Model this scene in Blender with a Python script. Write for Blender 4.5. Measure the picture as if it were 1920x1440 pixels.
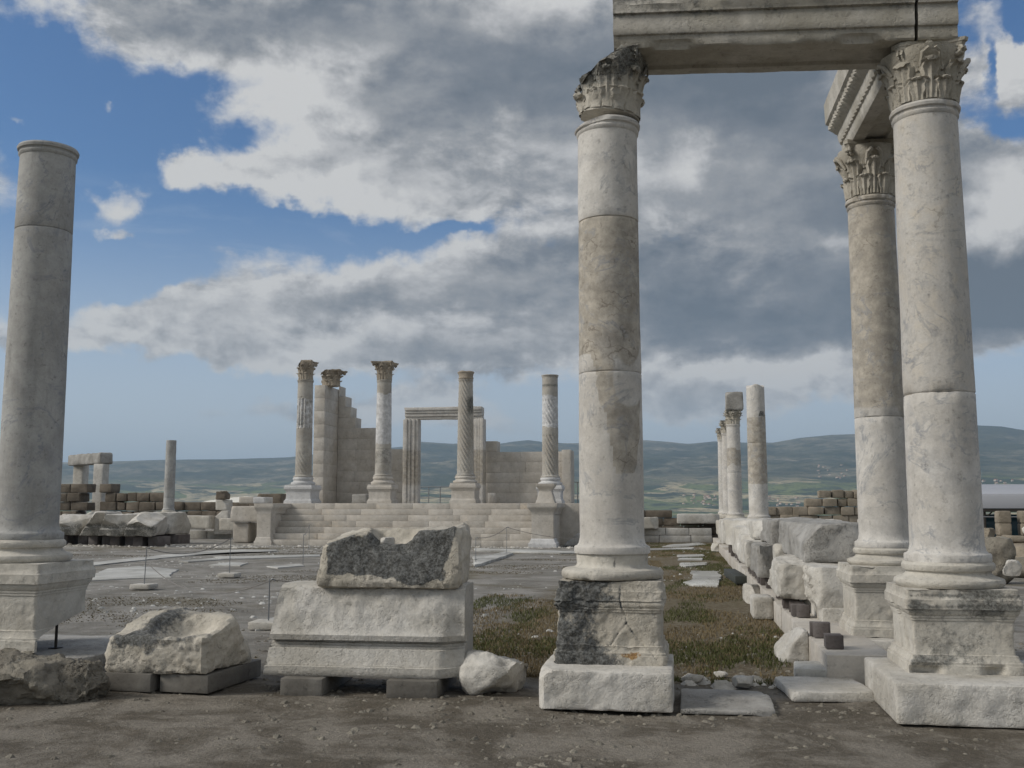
import bpy, math, random
import numpy as np
from mathutils import Matrix, Vector
random.seed(7)
R = math.radians
sc = bpy.context.scene
for o in list(bpy.data.objects): bpy.data.objects.remove(o)

# ------------------------------------------------------------------ camera
F = 1900.0; PITCH = math.atan(230/1900.0); TH = R(9.5); CAMZ = 1.65
_c, _s = math.cos(TH), math.sin(TH)
CAM = np.array([-(3.73*_c-8.8*_s), -(3.73*_s+8.8*_c), CAMZ])
cam = bpy.data.cameras.new('camera'); cam_o = bpy.data.objects.new('camera', cam)
sc.collection.objects.link(cam_o)
cam_o.location = CAM; cam_o.rotation_euler = (math.pi/2+PITCH, 0, TH)
cam.sensor_width = 36; cam.lens = 36*F/1920; cam.clip_start = .05; cam.clip_end = 60000
sc.camera = cam_o
_right = np.array([_c, _s, 0.]); _f0 = np.array([-_s, _c, 0.])
_fwd = _f0*math.cos(PITCH)+np.array([0, 0, math.sin(PITCH)]); _up = -_f0*math.sin(PITCH)+np.array([0, 0, math.cos(PITCH)])
def ray(px, py): return _fwd+_right*(px-960)/F+_up*(720-py)/F
def PV(px, py, v): r = ray(px, py); return CAM+r*(v-CAM[1])/r[1]
def PZ(px, py, z=0.): r = ray(px, py); return CAM+r*(z-CAMZ)/r[2]
def azel(px, py):
    r = ray(px, py); r = r/np.linalg.norm(r); return math.atan2(r[0], r[1]), math.asin(r[2])

# ------------------------------------------------------------------ light and exposure
SUN_AZ = R(-112)      # compass angle from +Y towards +X
SUN_EL = R(34)
sun = bpy.data.lights.new('sun', 'SUN'); sun_o = bpy.data.objects.new('sun', sun)
sc.collection.objects.link(sun_o)
sun.energy = 2.7; sun.angle = R(16); sun.color = (1, .945, .86)
_sd = Vector((math.sin(SUN_AZ)*math.cos(SUN_EL), math.cos(SUN_AZ)*math.cos(SUN_EL), math.sin(SUN_EL)))
sun_o.rotation_euler = _sd.to_track_quat('Z', 'Y').to_euler(); sun_o.location = (-20, -20, 30)
vs = sc.view_settings; vs.view_transform = 'Standard'; vs.look = 'None'; vs.exposure = .05; vs.gamma = 1; vs.use_curve_mapping = False

# ------------------------------------------------------------------ node helpers
class NT:
    def __init__(s, nt): s.nt = nt; s.n = nt.nodes; s.l = nt.links
    def new(s, t, **k):
        n = s.n.new(t)
        for a, b in k.items(): setattr(n, a, b)
        return n
    def inp(s, sock, v):
        if isinstance(v, bpy.types.NodeSocket): s.l.new(v, sock)
        elif v is not None:
            try: sock.default_value = v
            except Exception: sock.default_value = (*v, 1)
    def math(s, op, a, b=None, c=None, clamp=False):
        n = s.new('ShaderNodeMath', operation=op, use_clamp=clamp)
        s.inp(n.inputs[0], a)
        if b is not None: s.inp(n.inputs[1], b)
        if c is not None: s.inp(n.inputs[2], c)
        return n.outputs[0]
    def vmath(s, op, a, b=None):
        n = s.new('ShaderNodeVectorMath', operation=op); s.inp(n.inputs[0], a)
        if b is not None: s.inp(n.inputs[1], b)
        return n.outputs['Value'] if op in ('LENGTH', 'DOT_PRODUCT', 'DISTANCE') else n.outputs[0]
    def map(s, v, a, b, c=0., d=1., kind='SMOOTHSTEP'):
        n = s.new('ShaderNodeMapRange', interpolation_type=kind); n.clamp = True
        for i, x in enumerate((v, a, b, c, d)): s.inp(n.inputs[i], x)
        return n.outputs[0]
    def mix(s, f, a, b, blend='MIX'):
        n = s.new('ShaderNodeMix', data_type='RGBA', blend_type=blend); n.clamp_factor = True
        s.inp(n.inputs[0], f)
        for i, x in ((6, a), (7, b)):
            if isinstance(x, (tuple, list)): n.inputs[i].default_value = (*x, 1)
            else: s.l.new(x, n.inputs[i])
        return n.outputs[2]
    def noise(s, vec, scale, detail=5, rough=.55, dist=0, lac=2.):
        n = s.new('ShaderNodeTexNoise')
        s.l.new(vec, n.inputs['Vector']); n.inputs['Scale'].default_value = scale
        n.inputs['Detail'].default_value = detail; n.inputs['Roughness'].default_value = rough
        n.inputs['Distortion'].default_value = dist; n.inputs['Lacunarity'].default_value = lac
        return n.outputs['Fac']
    def voro(s, vec, scale, feature='F1', out='Distance', rnd=1.):
        n = s.new('ShaderNodeTexVoronoi', feature=feature); s.l.new(vec, n.inputs['Vector'])
        n.inputs['Scale'].default_value = scale; n.inputs['Randomness'].default_value = rnd
        return n.outputs[out]
    def attr(s, name):
        n = s.new('ShaderNodeAttribute', attribute_name=name); return n.outputs['Fac']

# ------------------------------------------------------------------ sky: Nishita + cloud layer
world = bpy.data.worlds.new('World'); sc.world = world; world.use_nodes = True
W = NT(world.node_tree); W.n.clear()
sky = W.new('ShaderNodeTexSky', sky_type='NISHITA'); sky.sun_disc = False
sky.sun_elevation = SUN_EL; sky.sun_rotation = SUN_AZ; sky.altitude = 300; sky.air_density = 1.0; sky.dust_density = .6; sky.ozone_density = 1.6
gen = W.new('ShaderNodeTexCoord').outputs['Generated']
nrm = W.vmath('NORMALIZE', gen)
sep = W.new('ShaderNodeSeparateXYZ'); W.l.new(nrm, sep.inputs[0])
az = W.math('ARCTAN2', sep.outputs[0], sep.outputs[1]); el = W.math('ARCSINE', sep.outputs[2])
cmb = W.new('ShaderNodeCombineXYZ'); W.l.new(az, cmb.inputs[0]); W.l.new(el, cmb.inputs[1])
ae = cmb.outputs[0]
# warp the angular coordinates a little so that blob borders are ragged
wn = W.new('ShaderNodeTexNoise'); W.l.new(ae, wn.inputs['Vector']); wn.inputs['Scale'].default_value = 9; wn.inputs['Detail'].default_value = 6; wn.inputs['Roughness'].default_value = .6
warp = W.vmath('SUBTRACT', wn.outputs['Color'], (.5, .5, .5)); warp = W.vmath('MULTIPLY', warp, (.16, .10, 0))
aew = W.vmath('ADD', ae, warp)
def blobs(lst, src):
    acc = None
    for px, py, rx, ry, w in lst:
        a, e = azel(px, py)
        d = W.vmath('SUBTRACT', src, (a, e, 0)); d = W.vmath('MULTIPLY', d, (F/rx*1.0, F/ry, 0))
        v = W.map(W.vmath('LENGTH', d), 0., 1.35, w, 0.)
        acc = v if acc is None else W.math('ADD', acc, v)
    return acc
CLOUD = [(260, 20, 260, 80, .8), (560, 30, 330, 90, .9), (900, 60, 420, 190, 1.0), (620, 205, 235, 100, .95), (350, 300, 100, 44, .66),
         (520, 320, 210, 60, .75), (740, 340, 270, 80, .95), (1150, 250, 420, 260, 1.1), (1500, 250, 360, 260, 1.1), (1700, 480, 330, 230, 1.0),
         (700, 530, 310, 85, .9), (540, 575, 230, 55, .7), (1000, 560, 330, 140, .95), (1350, 620, 330, 130, .95), (290, 592, 240, 46, .9), (60, 625, 170, 36, .75),
         (600, 655, 290, 52, .8), (860, 670, 290, 60, .85), (1230, 740, 260, 60, .6), (215, 362, 75, 48, .55), (182, 412, 40, 18, .5), (20, 212, 46, 13, .55),
         (196, 190, 24, 15, .45), (1880, 90, 90, 110, .9), (1870, 410, 120, 100, 1.0), (1780, 620, 200, 60, .6), (1880, 560, 130, 70, .8), (560, 765, 190, 36, .6), (800, 765, 160, 50, .65),
         (1500, 740, 240, 50, .6), (410, 402, 16, 9, .5), (340, 650, 220, 36, .6), (1330, 770, 200, 36, .5), (950, 790, 120, 24, .4), (-200, 300, 220, 90, .6), (-300, 560, 300, 70, .6), (2250, 200, 300, 220, .9), (2300, 560, 300, 120, .9)]
HOLE = [(1910, 10, 60, 50, .9), (1822, 110, 26, 70, .7), (1890, 235, 70, 50, .55), (1800, 215, 50, 60, .3), (430, 405, 240, 28, .4), (180, 480, 200, 60, .5), (830, 425, 120, 16, .45), (180, 250, 150, 60, .4), (60, 60, 70, 60, .3)]
cl = W.math('SUBTRACT', blobs(CLOUD, aew), blobs(HOLE, aew))
sc1 = W.vmath('MULTIPLY', ae, (1.0, 1.6, 1))
n1 = W.noise(sc1, 10, 11, .62, .15); n2 = W.noise(sc1, 4.2, 4, .5, .2); n3 = W.noise(W.vmath('ADD', sc1, (.010, -.018, 0)), 10, 8, .62, .15)
above = W.map(el, .9, .5, 0., 1.)                  # the cloud sheet outside the photographed part
other = W.map(sep.outputs[1], .55, .1, 0., .62)
dens = W.math('ADD', cl, W.math('MULTIPLY', W.math('SUBTRACT', n1, .5), 1.35))
dens = W.math('ADD', dens, W.math('MULTIPLY', W.math('SUBTRACT', n2, .5), .5))
dens = W.math('ADD', dens, W.math('ADD', other, W.math('SUBTRACT', .55, W.math('MULTIPLY', above, .55))))
alpha = W.map(dens, .22, .66, 0., 1.)
DARK = [(900, 140, 300, 130, .48), (1330, 170, 330, 150, .44), (1600, 80, 400, 150, .42), (1430, 470, 330, 140, .42), (1430, 630, 340, 90, .42), (1750, 560, 260, 110, .75), (1890, 570, 140, 80, .6),
        (780, 575, 260, 40, .35), (1030, 500, 180, 110, .42), (1700, 300, 240, 120, .45), (620, 20, 260, 60, .34), (300, 10, 260, 40, .3), (960, 350, 240, 60, .28), (980, 690, 300, 30, .25), (1250, 560, 160, 120, .35)]
LIT = [(560, 160, 120, 60, .42), (460, 215, 100, 44, .5), (650, 130, 90, 40, .2), (970, 220, 40, 26, .3), (620, 480, 220, 36, .35), (1880, 400, 100, 90, .8), (1870, 70, 80, 80, .6), (1590, 432, 60, 22, .35),
       (345, 300, 90, 36, .35), (215, 362, 52, 36, .45), (620, 360, 160, 24, .35), (1250, 310, 110, 60, .28), (1350, 700, 260, 36, .5), (1300, 300, 60, 50, .3), (1780, 640, 120, 24, .3), (820, 340, 160, 28, .25), (700, 640, 180, 22, .25), (520, 280, 160, 40, .25)]
dk = W.math('SUBTRACT', blobs(DARK, aew), blobs(LIT, aew))
thick = W.map(dens, .35, 2.0, .05, .50, 'LINEAR')
relief = W.math('MULTIPLY', W.math('MULTIPLY', W.math('SUBTRACT', n3, n1), 2.6), W.map(dens, .5, 1.5, 1., .38))
shade = W.math('ADD', W.math('ADD', thick, dk), relief)
shade = W.math('ADD', shade, W.math('MULTIPLY', W.math('SUBTRACT', n2, .5), .4))
shade = W.math('ADD', shade, W.math('MULTIPLY', W.math('SUBTRACT', W.noise(W.vmath('MULTIPLY', ae, (1, 3.2, 1)), 5, 6, .55, .2), .5), .95))
cr = W.new('ShaderNodeValToRGB'); W.l.new(shade, cr.inputs[0])
e = cr.color_ramp; e.elements[0].position = -.0; e.elements[0].color = (.64, .64, .635, 1); e.elements[1].position = 1.0; e.elements[1].color = (.130, .158, .195, 1)
for p, c_ in ((.2, (.50, .505, .515)), (.42, (.33, .342, .36)), (.70, (.20, .222, .255))):
    x = e.elements.new(p); x.color = (*c_, 1)
low = W.map(el, .02, .13, .45, 1., 'LINEAR')
alpha = W.math('MULTIPLY', alpha, low)
# thin veil of stratus low in the sky
vl = W.noise(W.vmath('MULTIPLY', ae, (1, 5, 1)), 5, 8, .62, .3); veil = W.math('MULTIPLY', W.map(vl, .42, .72, .0, .75), W.math('MULTIPLY', W.map(el, .34, .12), 1.))
veil = W.math('MAXIMUM', veil, W.map(el, .32, .02, .0, .9))
bg1 = W.new('ShaderNodeBackground'); skc = W.mix(1., sky.outputs[0], (.56, .83, 1.10), 'MULTIPLY'); W.l.new(skc, bg1.inputs[0]); bg1.inputs[1].default_value = .088
bgv = W.new('ShaderNodeBackground'); bgv.inputs[0].default_value = (.56, .62, .68, 1); bgv.inputs[1].default_value = 1.
mv = W.new('ShaderNodeMixShader'); W.l.new(veil, mv.inputs[0]); W.l.new(bg1.outputs[0], mv.inputs[1]); W.l.new(bgv.outputs[0], mv.inputs[2])
bg2 = W.new('ShaderNodeBackground'); W.l.new(cr.outputs[0], bg2.inputs[0]); bg2.inputs[1].default_value = .95
mx = W.new('ShaderNodeMixShader'); W.l.new(alpha, mx.inputs[0]); W.l.new(mv.outputs[0], mx.inputs[1]); W.l.new(bg2.outputs[0], mx.inputs[2])
wo = W.new('ShaderNodeOutputWorld'); W.l.new(mx.outputs[0], wo.inputs[0])
world.cycles.sampling_method = 'MANUAL'; world.cycles.sample_map_resolution = 512

# ------------------------------------------------------------------ materials
def newmat(name):
    m = bpy.data.materials.new(name); m.use_nodes = True; t = NT(m.node_tree); t.n.clear()
    out = t.new('ShaderNodeOutputMaterial'); p = t.new('ShaderNodeBsdfPrincipled'); t.l.new(p.outputs[0], out.inputs[0])
    p.inputs['Specular IOR Level'].default_value = .25
    return m, t, p
def warpn(t, P, s_):
    n = t.new('ShaderNodeTexNoise'); t.l.new(P, n.inputs['Vector']); n.inputs['Scale'].default_value = s_; n.inputs['Detail'].default_value = 4; return t.vmath('SUBTRACT', n.outputs['Color'], (.5, .5, .5))
def stone(name, c1, c2, c3=None, dark=(.055, .055, .05), amt=.0, scale=1., vein=0., bump=.4, pits=.0, rough=.85, streak=0., crack=0.):
    m, t, p = newmat(name)
    tc = t.new('ShaderNodeTexCoord').outputs['Object']; rnd = t.new('ShaderNodeObjectInfo').outputs['Random']
    off = t.new('ShaderNodeCombineXYZ')
    for i, k in enumerate((37., 61., 23.)): t.l.new(t.math('MULTIPLY', rnd, k), off.inputs[i])
    P = t.vmath('ADD', tc, off.outputs[0])
    big = t.noise(P, 1.5*scale, 5, .6, .4); med = t.noise(P, 7*scale, 7, .65); fine = t.noise(P, 45*scale, 4, .7)
    col = t.mix(t.map(big, .35, .65), c1, c2)
    tone = t.attr('tone')
    c3 = c3 or tuple(x*.72 for x in c2)
    tf = t.map(t.math('ADD', tone, t.math('MULTIPLY', t.math('SUBTRACT', med, .5), .5)), .35, .6)
    mott = t.mix(t.map(med, .3, .7), tuple(x*.82 for x in c3), tuple(min(.8, x*1.15) for x in c3))
    col = t.mix(tf, col, mott)
    val = t.math('ADD', t.map(med, .25, .75, .80, 1.10, 'LINEAR'), t.map(fine, .3, .7, -.07, .07, 'LINEAR'))
    sp = t.map(t.noise(P, 16*scale, 5, .7), .56, .72, 0., .35)
    val = t.math('MULTIPLY', val, t.math('SUBTRACT', 1., sp))
    if vein:
        vv = t.vmath('MULTIPLY', P, (1, 1, 1.0))
        vn_ = t.noise(vv, 1.3*scale, 6, .62, 1.2)
        ln = t.map(t.math('ABSOLUTE', t.math('SUBTRACT', vn_, .5)), .0, .028, vein, 0.)
        ln = t.math('MULTIPLY', ln, t.map(med, .4, .6))
        cloud = t.map(t.noise(P, 2.6*scale, 6, .6, .8), .5, .7, 0., vein*.45)
        col = t.mix(t.math('ADD', ln, cloud), col, (.23, .245, .27))
    if streak:
        sv = t.vmath('MULTIPLY', P, (9, 9, .8)); s_ = t.map(t.noise(sv, 1., 5, .6), .52, .75, 0., streak)
        col = t.mix(s_, col, tuple(x*.45 for x in c2))
    vc = t.new('ShaderNodeCombineXYZ')
    for i in range(3): t.l.new(val, vc.inputs[i])
    col = t.mix(1., col, vc.outputs[0], 'MULTIPLY')
    if crack:
        cp = t.vmath('MULTIPLY', t.vmath('ADD', P, t.vmath('MULTIPLY', warpn(t, P, 4.), (.45, .45, .45))), (1., 1., 2.0))
        ce = t.voro(cp, 2.3, 'DISTANCE_TO_EDGE'); cf = t.math('MULTIPLY', t.map(ce, .004, .022, 1., 0.), t.math('MULTIPLY', t.map(t.noise(P, 3.3*scale, 3, .5), .50, .62), t.math('ADD', t.math('MULTIPLY', tf, .75), .12)))
        col = t.mix(t.math('MULTIPLY', cf, crack), col, (.13, .11, .09))
    st = t.attr('stain_shade')  # dark lichen and stains, and shade painted on some undersides and side faces
    lich = t.noise(P, 19*scale, 8, .72); lb = t.noise(P, 3.*scale, 5, .6)
    sf = t.math('ADD', st, t.math('ADD', t.math('MULTIPLY', t.math('SUBTRACT', lich, .5), 1.9), t.math('MULTIPLY', t.math('SUBTRACT', lb, .5), 1.1)))
    sf = t.map(t.math('ADD', sf, amt), .34, .86, 0., .92)
    dk = t.mix(t.map(t.math('ADD', t.math('MULTIPLY', fine, .5), t.math('MULTIPLY', lich, .5)), .42, .60), dark, tuple(x*3.4+.035 for x in dark))
    col = t.mix(sf, col, dk)
    oc = t.attr('ochre'); of = t.map(t.math('ADD', oc, t.math('MULTIPLY', t.math('SUBTRACT', lich, .5), 1.4)), .45, .65, 0., .9)
    col = t.mix(of, col, t.mix(t.map(fine, .4, .6), (.20, .10, .03), (.36, .22, .07)))
    t.l.new(col, p.inputs['Base Color']); p.inputs['Roughness'].default_value = rough
    h = t.math('ADD', t.math('MULTIPLY', med, .5), t.math('MULTIPLY', fine, .22))
    h = t.math('ADD', h, t.math('MULTIPLY', lich, .3))
    if pits:
        Pw = t.vmath('ADD', P, t.vmath('MULTIPLY', warpn(t, P, 22*scale), (.05, .05, .05))); pv = t.math('ADD', t.map(t.voro(Pw, 34*scale), .0, .34, -.6, 0.), t.map(t.noise(Pw, 30*scale, 3, .6), .36, .46, -.8, 0.))
        h = t.math('ADD', h, t.math('MULTIPLY', t.math('MULTIPLY', pv, t.map(lb, .35, .65)), pits))
    b = t.new('ShaderNodeBump'); b.inputs['Strength'].default_value = bump; b.inputs['Distance'].default_value = .03/scale
    t.l.new(h, b.inputs['Height']); t.l.new(b.outputs[0], p.inputs['Normal'])
    return m
MAT = {}
MAT['marble'] = stone('marble', (.60, .58, .545), (.52, .495, .455), (.42, .385, .33), amt=-.15, vein=.55, bump=.4, crack=.6, streak=.22)
MAT['marble_dark'] = stone('weathered grey marble', (.43, .43, .415), (.33, .325, .31), (.35, .34, .315), amt=-.10, streak=.3, vein=.65, bump=.35, crack=.5)
MAT['base'] = stone('aged marble', (.55, .525, .47), (.45, .42, .365), (.40, .37, .32), amt=-.04, bump=.6, pits=.25, crack=.25)
MAT['hewn'] = stone('hewn pale limestone', (.60, .58, .54), (.47, .445, .395), amt=-.07, bump=1.0, pits=.22)
MAT['hewn_grey'] = stone('hewn grey limestone', (.40, .39, .37), (.29, .28, .26), amt=-.02, bump=.9, pits=.6)
MAT['lichen'] = stone('lichen covered limestone', (.54, .505, .44), (.44, .405, .34), dark=(.035, .037, .037), amt=-.08, bump=1., pits=.4)
MAT['rubble'] = stone('rubble stone', (.25, .23, .19), (.16, .145, .12), amt=.02, bump=1., pits=.6)
MAT['carved'] = stone('carved marble', (.50, .47, .41), (.38, .35, .29), amt=-.04, bump=.7, pits=.3)
MAT['arch'] = stone('architrave marble', (.50, .475, .425), (.37, .345, .29), amt=.05, bump=.5, pits=.4)
MAT['temple'] = stone('temple limestone', (.54, .51, .465), (.46, .425, .375), (.46, .41, .345), amt=-.13, scale=.6, bump=.3)
MAT['temple_white'] = stone('restored white marble', (.58, .58, .58), (.50, .50, .50), amt=-.5, scale=.6, bump=.15)
MAT['temple_col'] = stone('temple column marble', (.44, .42, .38), (.35, .325, .285), (.56, .56, .56), amt=-.18, scale=.8, vein=.4, bump=.3)
MAT['temple_carved'] = stone('temple capital marble', (.39, .345, .28), (.29, .25, .20), amt=.0, scale=1., bump=.5)
MAT['brown'] = stone('brown travertine', (.20, .17, .135), (.125, .105, .082), dark=(.03, .027, .022), amt=.02, scale=.8, bump=.9, pits=.6)
MAT['tan'] = stone('tan travertine', (.34, .295, .235), (.23, .20, .155), amt=-.02, scale=.8, bump=.8, pits=.5)
MAT['concrete'] = stone('grey concrete', (.20, .19, .17), (.14, .13, .115), amt=-.15, bump=.4)
MAT['brick'] = stone('dark grey brick', (.17, .155, .15), (.11, .095, .09), amt=-.2, bump=.4)
MAT['slab'] = stone('pale paving', (.52, .52, .50), (.40, .395, .37), amt=-.12, bump=.4)
def plain(name, col, rough=.5, metal=0., nz=.25, sc_=8):
    m, t, p = newmat(name); tc = t.new('ShaderNodeTexCoord').outputs['Object']
    n = t.noise(tc, sc_, 5, .6); c_ = t.mix(n, tuple(x*(1-nz) for x in col), tuple(min(1, x*(1+nz)) for x in col))
    t.l.new(c_, p.inputs['Base Color']); p.inputs['Roughness'].default_value = rough; p.inputs['Metallic'].default_value = metal
    return m
MAT['steel'] = plain('galvanised steel', (.22, .23, .24), .5, .6)
MAT['darksteel'] = plain('dark steel', (.05, .045, .04), .6, .4)
MAT['rope'] = plain('grey rope', (.20, .19, .18), .9)
MAT['box'] = plain('dark painted box', (.05, .055, .05), .6)
MAT['roof'] = plain('translucent roof sheet', (.36, .37, .40), .5, 0, .08, .6)
MAT['glass'] = plain('blue green glass', (.035, .075, .095), .12, 0, .2, 1)
MAT['house'] = plain('white plaster', (.55, .49, .41), .8, 0, .1, .02)
MAT['tile'] = plain('orange roof tiles', (.36, .16, .09), .8, 0, .15, .02)

# ------------------------------------------------------------------ numpy noise
def _h(x, y, z):
    n = (x.astype(np.int64)*374761393+y.astype(np.int64)*668265263+z.astype(np.int64)*1274126177) & 0xffffffff
    n = ((n ^ (n >> 13))*1274126177) & 0xffffffff
    return ((n ^ (n >> 16)) & 0xffff)/32767.5-1
def vn(P):
    P = np.asarray(P, float); i = np.floor(P); f = P-i; u = f*f*f*(f*(f*6-15)+10); x, y, z = i[:, 0], i[:, 1], i[:, 2]; r = 0
    for a in (0, 1):
        wa = u[:, 0] if a else 1-u[:, 0]
        for b in (0, 1):
            wb = u[:, 1] if b else 1-u[:, 1]
            for c in (0, 1):
                wc = u[:, 2] if c else 1-u[:, 2]
                r = r+_h(x+a, y+b, z+c)*wa*wb*wc
    return r
def fbm(P, freq=1., octv=4, seed=0, gain=.5, ridged=False):
    P = np.asarray(P, float)*freq+seed*17.13; a = 1.; s = 0; t = 0
    for k in range(octv):
        n = vn(P)
        if ridged: n = 1-2*np.abs(n)
        s = s+a*n; t += a; a *= gain; P = P*2.03+11.7
    return s/t
def sm(x, a, b):
    t = np.clip((x-a)/(b-a), 0, 1); return t*t*(3-2*t)

# ------------------------------------------------------------------ mesh builder
class M:
    def __init__(s): s.V = []; s.Fc = []; s.n = 0; s.A = {}
    def add(s, v, f):
        v = np.asarray(v, float); s.V.append(v); s.Fc.extend([tuple(i+s.n for i in q) for q in f]); s.n += len(v); return s
    def P(s):
        if len(s.V) != 1: s.V = [np.concatenate(s.V)] if s.V else [np.zeros((0, 3))]
        return s.V[0]
    def set(s, P): s.V = [P]; return s
    def attr(s, name, val): s.A[name] = np.clip(np.asarray(val, float), -1, 2); return s
    def normals(s):
        P = s.P(); N = np.zeros_like(P)
        q = np.array([f if len(f) == 4 else (*f, f[-1]) for f in s.Fc if len(f) <= 4])
        n = np.cross(P[q[:, 2]]-P[q[:, 0]], P[q[:, 3]]-P[q[:, 1]]) if len(q) else N
        tri = q[:, 2] == q[:, 3]
        n[tri] = np.cross(P[q[tri, 1]]-P[q[tri, 0]], P[q[tri, 2]]-P[q[tri, 0]])
        for k in range(4): np.add.at(N, q[:, k], n)
        L = np.linalg.norm(N, axis=1, keepdims=True); return N/np.maximum(L, 1e-9)
    def rough(s, amp, freq, seed=0, octv=4, fine=0, gain=.5):
        P = s.P(); N = s.normals(); d = amp*fbm(P, freq, octv, seed, gain)
        if fine: d = d+fine*fbm(P, freq*5, 3, seed+5, .6)
        s.V = [P+N*d[:, None]]; return s
    def dent(s, amp, freq, seed=0, thr=.15):
        P = s.P(); N = s.normals(); d = -amp*np.clip(fbm(P, freq, 3, seed)-thr, 0, 1); s.V = [P+N*d[:, None]]; return s
    def clip(s, planes):
        P = s.P().copy()
        for n, d in planes:
            n = np.array(n, float); n = n/np.linalg.norm(n); k = P@n-d; m = k > 0; P[m] -= k[m, None]*n
        s.V = [P]; return s
    def mesh(s, name, ang=38):
        me = bpy.data.meshes.new(name); P = s.P(); me.from_pydata(P.tolist(), [], s.Fc)
        for k, a in s.A.items():
            at = me.attributes.new(k, 'FLOAT', 'POINT'); at.data.foreach_set('value', a.astype(np.float32))
        me.polygons.foreach_set('use_smooth', [True]*len(me.polygons)); me.set_sharp_from_angle(angle=R(ang)); me.update(); return me
    def rings(s, rings, cap=(True, True), n_in=2, closed=True):
        n = len(rings[0]); V = np.concatenate([np.asarray(r, float) for r in rings]); f = []
        for k in range(len(rings)-1):
            a, b = k*n, (k+1)*n
            for i in range(n if closed else n-1):
                j = (i+1) % n; f.append((a+i, a+j, b+j, b+i))
        base = len(V); V = [V]
        for end in (0, 1):
            if not cap[end]: continue
            r = np.asarray(rings[0 if end == 0 else -1], float); c = r.mean(0); prev = [(0 if end == 0 else (len(rings)-1)*n)+i for i in range(n)]
            for q in range(1, n_in+1):
                V.append(c+(r-c)*(1-q/(n_in+1))); cur = [base+i for i in range(n)]; base += n
                for i in range(n):
                    j = (i+1) % n; f.append((prev[j], prev[i], cur[i], cur[j]) if end == 0 else (prev[i], prev[j], cur[j], cur[i]))
                prev = cur
            V.append(c[None]); 
            for i in range(n):
                j = (i+1) % n; f.append((prev[j], prev[i], base) if end == 0 else (prev[i], prev[j], base))
            base += 1
        return s.add(np.concatenate(V), f)
    def box(s, x0, x1, y0, y1, z0, z1, r=.01, nx=0, ny=0, nz=0):
        def ax(a, b, n):
            rr = min(r, (b-a)*.3); return np.concatenate([[a, a+rr], np.linspace(a+rr, b-rr, n+2)[1:-1], [b-rr, b]]) if n else np.array([a, a+rr, b-rr, b])
        X, Y, Z = ax(x0, x1, nx), ax(y0, y1, ny), ax(z0, z1, nz); a, b, c = len(X), len(Y), len(Z); idx = {}; V = []; f = []
        def g(i, j, k):
            q = (i, j, k)
            if q not in idx: idx[q] = len(V); V.append((X[i], Y[j], Z[k]))
            return idx[q]
        for i in range(a-1):
            for j in range(b-1): f.append((g(i, j, 0), g(i, j+1, 0), g(i+1, j+1, 0), g(i+1, j, 0))); f.append((g(i, j, c-1), g(i+1, j, c-1), g(i+1, j+1, c-1), g(i, j+1, c-1)))
        for i in range(a-1):
            for k in range(c-1): f.append((g(i, 0, k), g(i+1, 0, k), g(i+1, 0, k+1), g(i, 0, k+1))); f.append((g(i, b-1, k), g(i, b-1, k+1), g(i+1, b-1, k+1), g(i+1, b-1, k)))
        for j in range(b-1):
            for k in range(c-1): f.append((g(0, j, k), g(0, j, k+1), g(0, j+1, k+1), g(0, j+1, k))); f.append((g(a-1, j, k), g(a-1, j+1, k), g(a-1, j+1, k+1), g(a-1, j, k+1)))
        V = np.array(V); lo = np.array([x0, y0, z0]); hi = np.array([x1, y1, z1]); rr = np.minimum(r, (hi-lo)*.3)
        q = np.clip(V, lo+rr, hi-rr); d = V-q; L = np.linalg.norm(d/rr, axis=1, keepdims=True); V = q+d/np.maximum(L, 1) if True else V
        return s.add(V, f)
    def tube(s, pts, r, n=8):
        pts = [np.array(p, float) for p in pts]; rs = r if isinstance(r, (list, tuple, np.ndarray)) else [r]*len(pts); rings = []; ref = None
        for i, p in enumerate(pts):
            d = pts[min(i+1, len(pts)-1)]-pts[max(i-1, 0)]; d = d/np.linalg.norm(d)
            if ref is None: ref = np.array([0, 0, 1.]) if abs(d[2]) < .9 else np.array([1., 0, 0])
            a = np.cross(d, ref); a /= np.linalg.norm(a); b = np.cross(a, d); ref = b
            t = np.arange(n)/n*2*math.pi; rings.append(p+rs[i]*(np.outer(np.cos(t), a)+np.outer(np.sin(t), -b)))
        return s.rings(rings, n_in=0)
def put(name, m, mat, parent=None, loc=None, rz=0):
    me = m.mesh(name) if isinstance(m, M) else m
    o = bpy.data.objects.new(name, me); sc.collection.objects.link(o)
    if not me.materials: me.materials.append(MAT[mat] if isinstance(mat, str) else mat)
    if parent is not None: o.parent = parent
    if loc is not None: o.location = loc
    if rz: o.rotation_euler = (0, 0, rz)
    return o
def tag(o, label=None, cat=None, group=None, kind=None):
    for k, v in (('label', label), ('category', cat), ('group', group), ('kind', kind)):
        if v: o[k] = v
    return o
def thing(name, label, cat, loc=(0, 0, 0), rz=0, group=None):
    o = bpy.data.objects.new(name, None); sc.collection.objects.link(o); o.location = loc; o.rotation_euler = (0, 0, rz); o.empty_display_size = .2
    return tag(o, label, cat, group)
def single(name, label, cat, m, mat, loc=(0, 0, 0), rz=0, group=None): return tag(put(name, m, mat, None, loc, rz), label, cat, group)

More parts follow.
